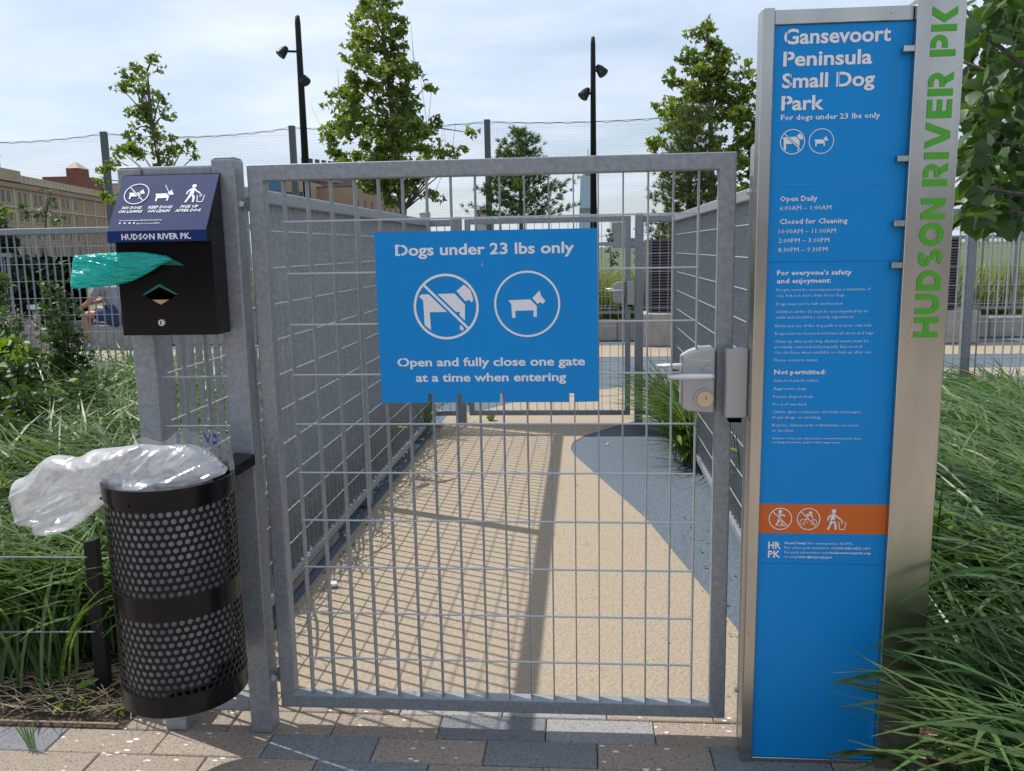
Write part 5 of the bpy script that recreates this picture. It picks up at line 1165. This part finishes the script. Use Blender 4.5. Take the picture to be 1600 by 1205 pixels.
# ------------------------------------------------------------------ buildings
def facade(label, A, B, H, M, rows, ncol, ww, wh, z_first, dz, depth=20, trim=None, name='building', group='distant buildings', pair=0, parapet=True, roofM='roof', arch=False):
    A = Vector((A[0], A[1], 0)); B = Vector((B[0], B[1], 0)); d = (B-A); L_ = d.length; rz = math.atan2(d.y, d.x)
    t = thing(name, label, 'building', tuple(A), group, rz)   # local x runs along the facade, front is -y
    MB().box(0, L_, 0, depth, 0, H).build('wall', G[M], t); MB().box(-.1, L_+.1, -.1, depth+.1, H, H+.3).build('roof', G[roofM], t)
    if trim:
        MB().box(-.3, L_+.3, -.7, 0, H-1.3, H-.4).build('cornice', G['tan3'], t)
        MB().box(L_*.60, L_-.05, -.05, -.002, .1, H-1.4).build('brick_wing', G['tan3'], t)
        MB().box(-.2, L_+.2, -.35, 0, z_first+dz*(rows-1)-1.1, z_first+dz*(rows-1)-.6).build('string_course', G[trim], t)
        if parapet:
            k = 0.0
            while k < L_: MB().box(k, k+.9, -.3, .4, H+.3, H+1.9).build('parapet_pier', G[trim], t); k += 2.6
            MB().box(0, L_, -.2, .2, H+1.9, H+2.2).build('parapet_rail', G[trim], t)
            for c_ in range(ncol+1): MB().box(L_*c_/ncol-.45, L_*c_/ncol+.45, -.22, 0, 0, H-1.3).build('pilaster', G[trim], t)
            x_ = L_*.115; MB().box(x_-6, x_, -.6, 6, H+.3, H+5.6).build('pavilion', G[M], t); MB().hexa([(x_-6.5, -1, H+5.6), (x_+.5, -1, H+5.6), (x_+.5, 6.5, H+5.6), (x_-6.5, 6.5, H+5.6), (x_-4.2, 1.6, H+8), (x_-1.8, 1.6, H+8), (x_-1.8, 3.8, H+8), (x_-4.2, 3.8, H+8)]).build('pavilion_roof', G[trim], t)
            MB().box(x_+.1, x_+11, -.5, 3, H+.3, H+3.1).build('attic', G[M], t)
    wm = MB(); wm.box(-ww/2-.15, ww/2+.15, -.18, 0, -.25, 0); wm.box(-ww/2-.15, -ww/2, -.12, 0, 0, wh); wm.box(ww/2, ww/2+.15, -.12, 0, 0, wh); wm.box(-ww/2-.15, ww/2+.15, -.14, 0, wh, wh+.2); wm.box(-ww/2, ww/2, -.03, 0, 0, wh, 1); wm.box(-.06, .06, -.08, -.03, 0, wh); wme = wm.mesh('window', [G[trim or M], G['pane']])
    for r_ in range(rows):
        for c_ in range(ncol):
            xc = L_*(c_+.5)/ncol
            for off in ((-pair/2, pair/2) if pair else (0,)): inst('window', wme, t, (xc+off, 0, z_first+r_*dz))
    return t
facade('long tan stone building with paired windows and a balustrade at far left', (-139.9+2.5, 188), (-158.5, 290), 19.9, 'tan', 4, 11, 1.9, 3.0, 1.6, 4.4, 20, 'tan2', pair=3.2)
a0 = at(96, 290, 300); a1 = at(128, 290, 300)
tw = thing('brick_tower', 'red brick tower with a pointed roof above the tan building', 'building', (a0.x, 300, 0), 'distant buildings')
x0, x1 = 0, a1.x-a0.x; zz0 = at(110, 280, 300).z
MB().box(-7, x1, 0, 14, 0, zz0+1).build('wall', G['redbrick'], tw); MB().box(1.0, x1*.72, 2, 9, zz0+1, at(108, 262, 300).z).build('tower', G['redbrick'], tw)
q = MB(); zt_ = at(108, 262, 300).z; q.add([(.8, 1.8, zt_), (x1*.74, 1.8, zt_), (x1*.74, 9.2, zt_), (.8, 9.2, zt_), (x1*.38, 5.5, at(108, 250, 300).z)], [(0, 1, 4), (1, 2, 4), (2, 3, 4), (3, 0, 4)]); q.build('roof', G['tan2'], tw)
MB().box(-14, -7.2, 2, 14, 0, zz0-1.0).build('wing', G['roof'], tw)
p_ = at(137, 289, 330); q_ = at(190, 289, 330); facade('small flat roofed beige building with aerials behind the net post', (p_.x, 330), (q_.x, 330), p_.z, 'tan2', 3, 3, 2, 2.2, 8, 6, 15)
p_ = at(408, 284, 230); q_ = at(476, 284, 230); facade('plain tan block just right of the hinge post', (p_.x, 230), (q_.x, 230), p_.z, 'tan', 4, 4, 1.6, 2.0, 3, 4.2, 15, parapet=False)
p_ = at(424, 287, 226); m = MB(); r0 = at(424, 290, 226); r1 = at(440, 284, 226)
tag(MB().box(r0.x, r1.x, 224, 227, r0.z-1.5, r1.z).build('water_tank', mat('blue_tank', (.05, .16, .30), .5)), 'blue rooftop box above the tan block', 'tank')
p_ = at(470, 274, 260); q_ = at(534, 277, 280); facade('orange brick warehouse with tall windows', (p_.x, 260), (q_.x, 278), p_.z, 'orbrick', 7, 6, 1.9, 2.9, 2.0, 4.15, 20, pair=0, trim='tan3', parapet=False)
p_ = at(531, 278, 285); q_ = at(556, 281, 300); facade('teal glass office building beside the orange brick one', (p_.x, 285), (q_.x, 300), p_.z, 'greybl', 9, 6, 1.1, 3.0, 1.5, 3.0, 14, parapet=False)
p_ = at(552, 292, 240); q_ = at(630, 318, 300); facade('brown grey stepped building behind the middle maple', (p_.x, 240), (q_.x, 300), p_.z, 'tan3', 4, 8, 1.6, 2.0, 2.0, 4.0, 20, parapet=False)
# far skyline
def tower(label, u0, u1, vtop, y, M, taper=.0, base_v=400, name='skyscraper', bands=14):
    a = at(u0, vtop, y); b = at(u1, vtop, y); c_ = at((u0+u1)/2, vtop, y); t = thing(name, label, 'building', (c_.x, y, 0), 'far downtown skyline'); w = (b.x-a.x)/2; H = c_.z
    MB().hexa([(-w*(1+taper), -w, 0), (w*(1+taper), -w, 0), (w*(1+taper), w, 0), (-w*(1+taper), w, 0), (-w, -w, H), (w, -w, H), (w, w, H), (-w, w, H)]).build('shaft', G[M], t)
    me = MB().box(-w*(1+taper)-.02, w*(1+taper)+.02, -w-.6, -w+.1, 0, H/bands*.12).mesh('floor_band', G['greybl'])
    for k in range(1, bands): 
        o_ = inst('floor_band', me, t, (0, 0, H*k/bands)); f = 1-(taper/(1+taper))*k/bands; o_.scale = (f, 1, 1)
    return t, w, H
t_, w_, H_ = tower('tall tapering blue glass skyscraper with a spire', 907, 931, 276, 900, 'glassb', .32, bands=2)
MB().tube([(0, 0, H_), (0, 0, at(917, 233, 900).z)], [1.1, .25], 8).build('spire', G['greybl'], t_); MB().tube([(0, 0, H_+.5), (0, 0, H_+4.5)], w_*.75, 16).build('crown_ring', G['greybl'], t_)
tower('grey skyscraper behind the far gate lock', 955, 976, 347, 700, 'paleb', 0)
tower('low blue tower far right of the gate', 984, 997, 372, 700, 'glassb', 0); tower('wide pale block on the horizon behind the gate', 930, 950, 392, 600, 'paleb', 0, bands=6)
tower('pale skyline block behind the dark pine', 700, 735, 377, 650, 'paleb', 0, bands=6); tower('short skyline block right of the far gate', 1000, 1040, 380, 600, 'paleb', 0, bands=5)
tower('pale skyline tower right of the tall park sign', 1508, 1530, 338, 650, 'paleb', 0, bands=8); tower('broad pale skyline block at the right edge', 1560, 1620, 345, 600, 'paleb', 0, bands=8); tower('slim skyline tower at the right edge', 1532, 1548, 352, 640, 'glassb', 0, bands=8)
p_ = at(664, 340, 200); t_ = thing('water_tower', 'small white rooftop water tower behind the middle maple', 'tank', (p_.x, 200, 0)); zt_ = at(664, 333, 200).z; MB().tube([(0, 0, 0), (0, 0, zt_)], 1.3, 14).build('tank', G['paleb'], t_); MB().tube([(0, 0, zt_), (0, 0, zt_+.8)], [1.5, .3], 14).build('roof', G['paleb'], t_)
p_ = at(745, 330, 60); q_ = at(765, 327, 60); facade('small building with a red roof left of the pine', (p_.x, 60), (q_.x, 60), p_.z-.2, 'paleb', 1, 1, .5, .6, 1.5, 1, 3, roofM='roofr', parapet=False)

flush_text()
print('objects', len(bpy.data.objects))
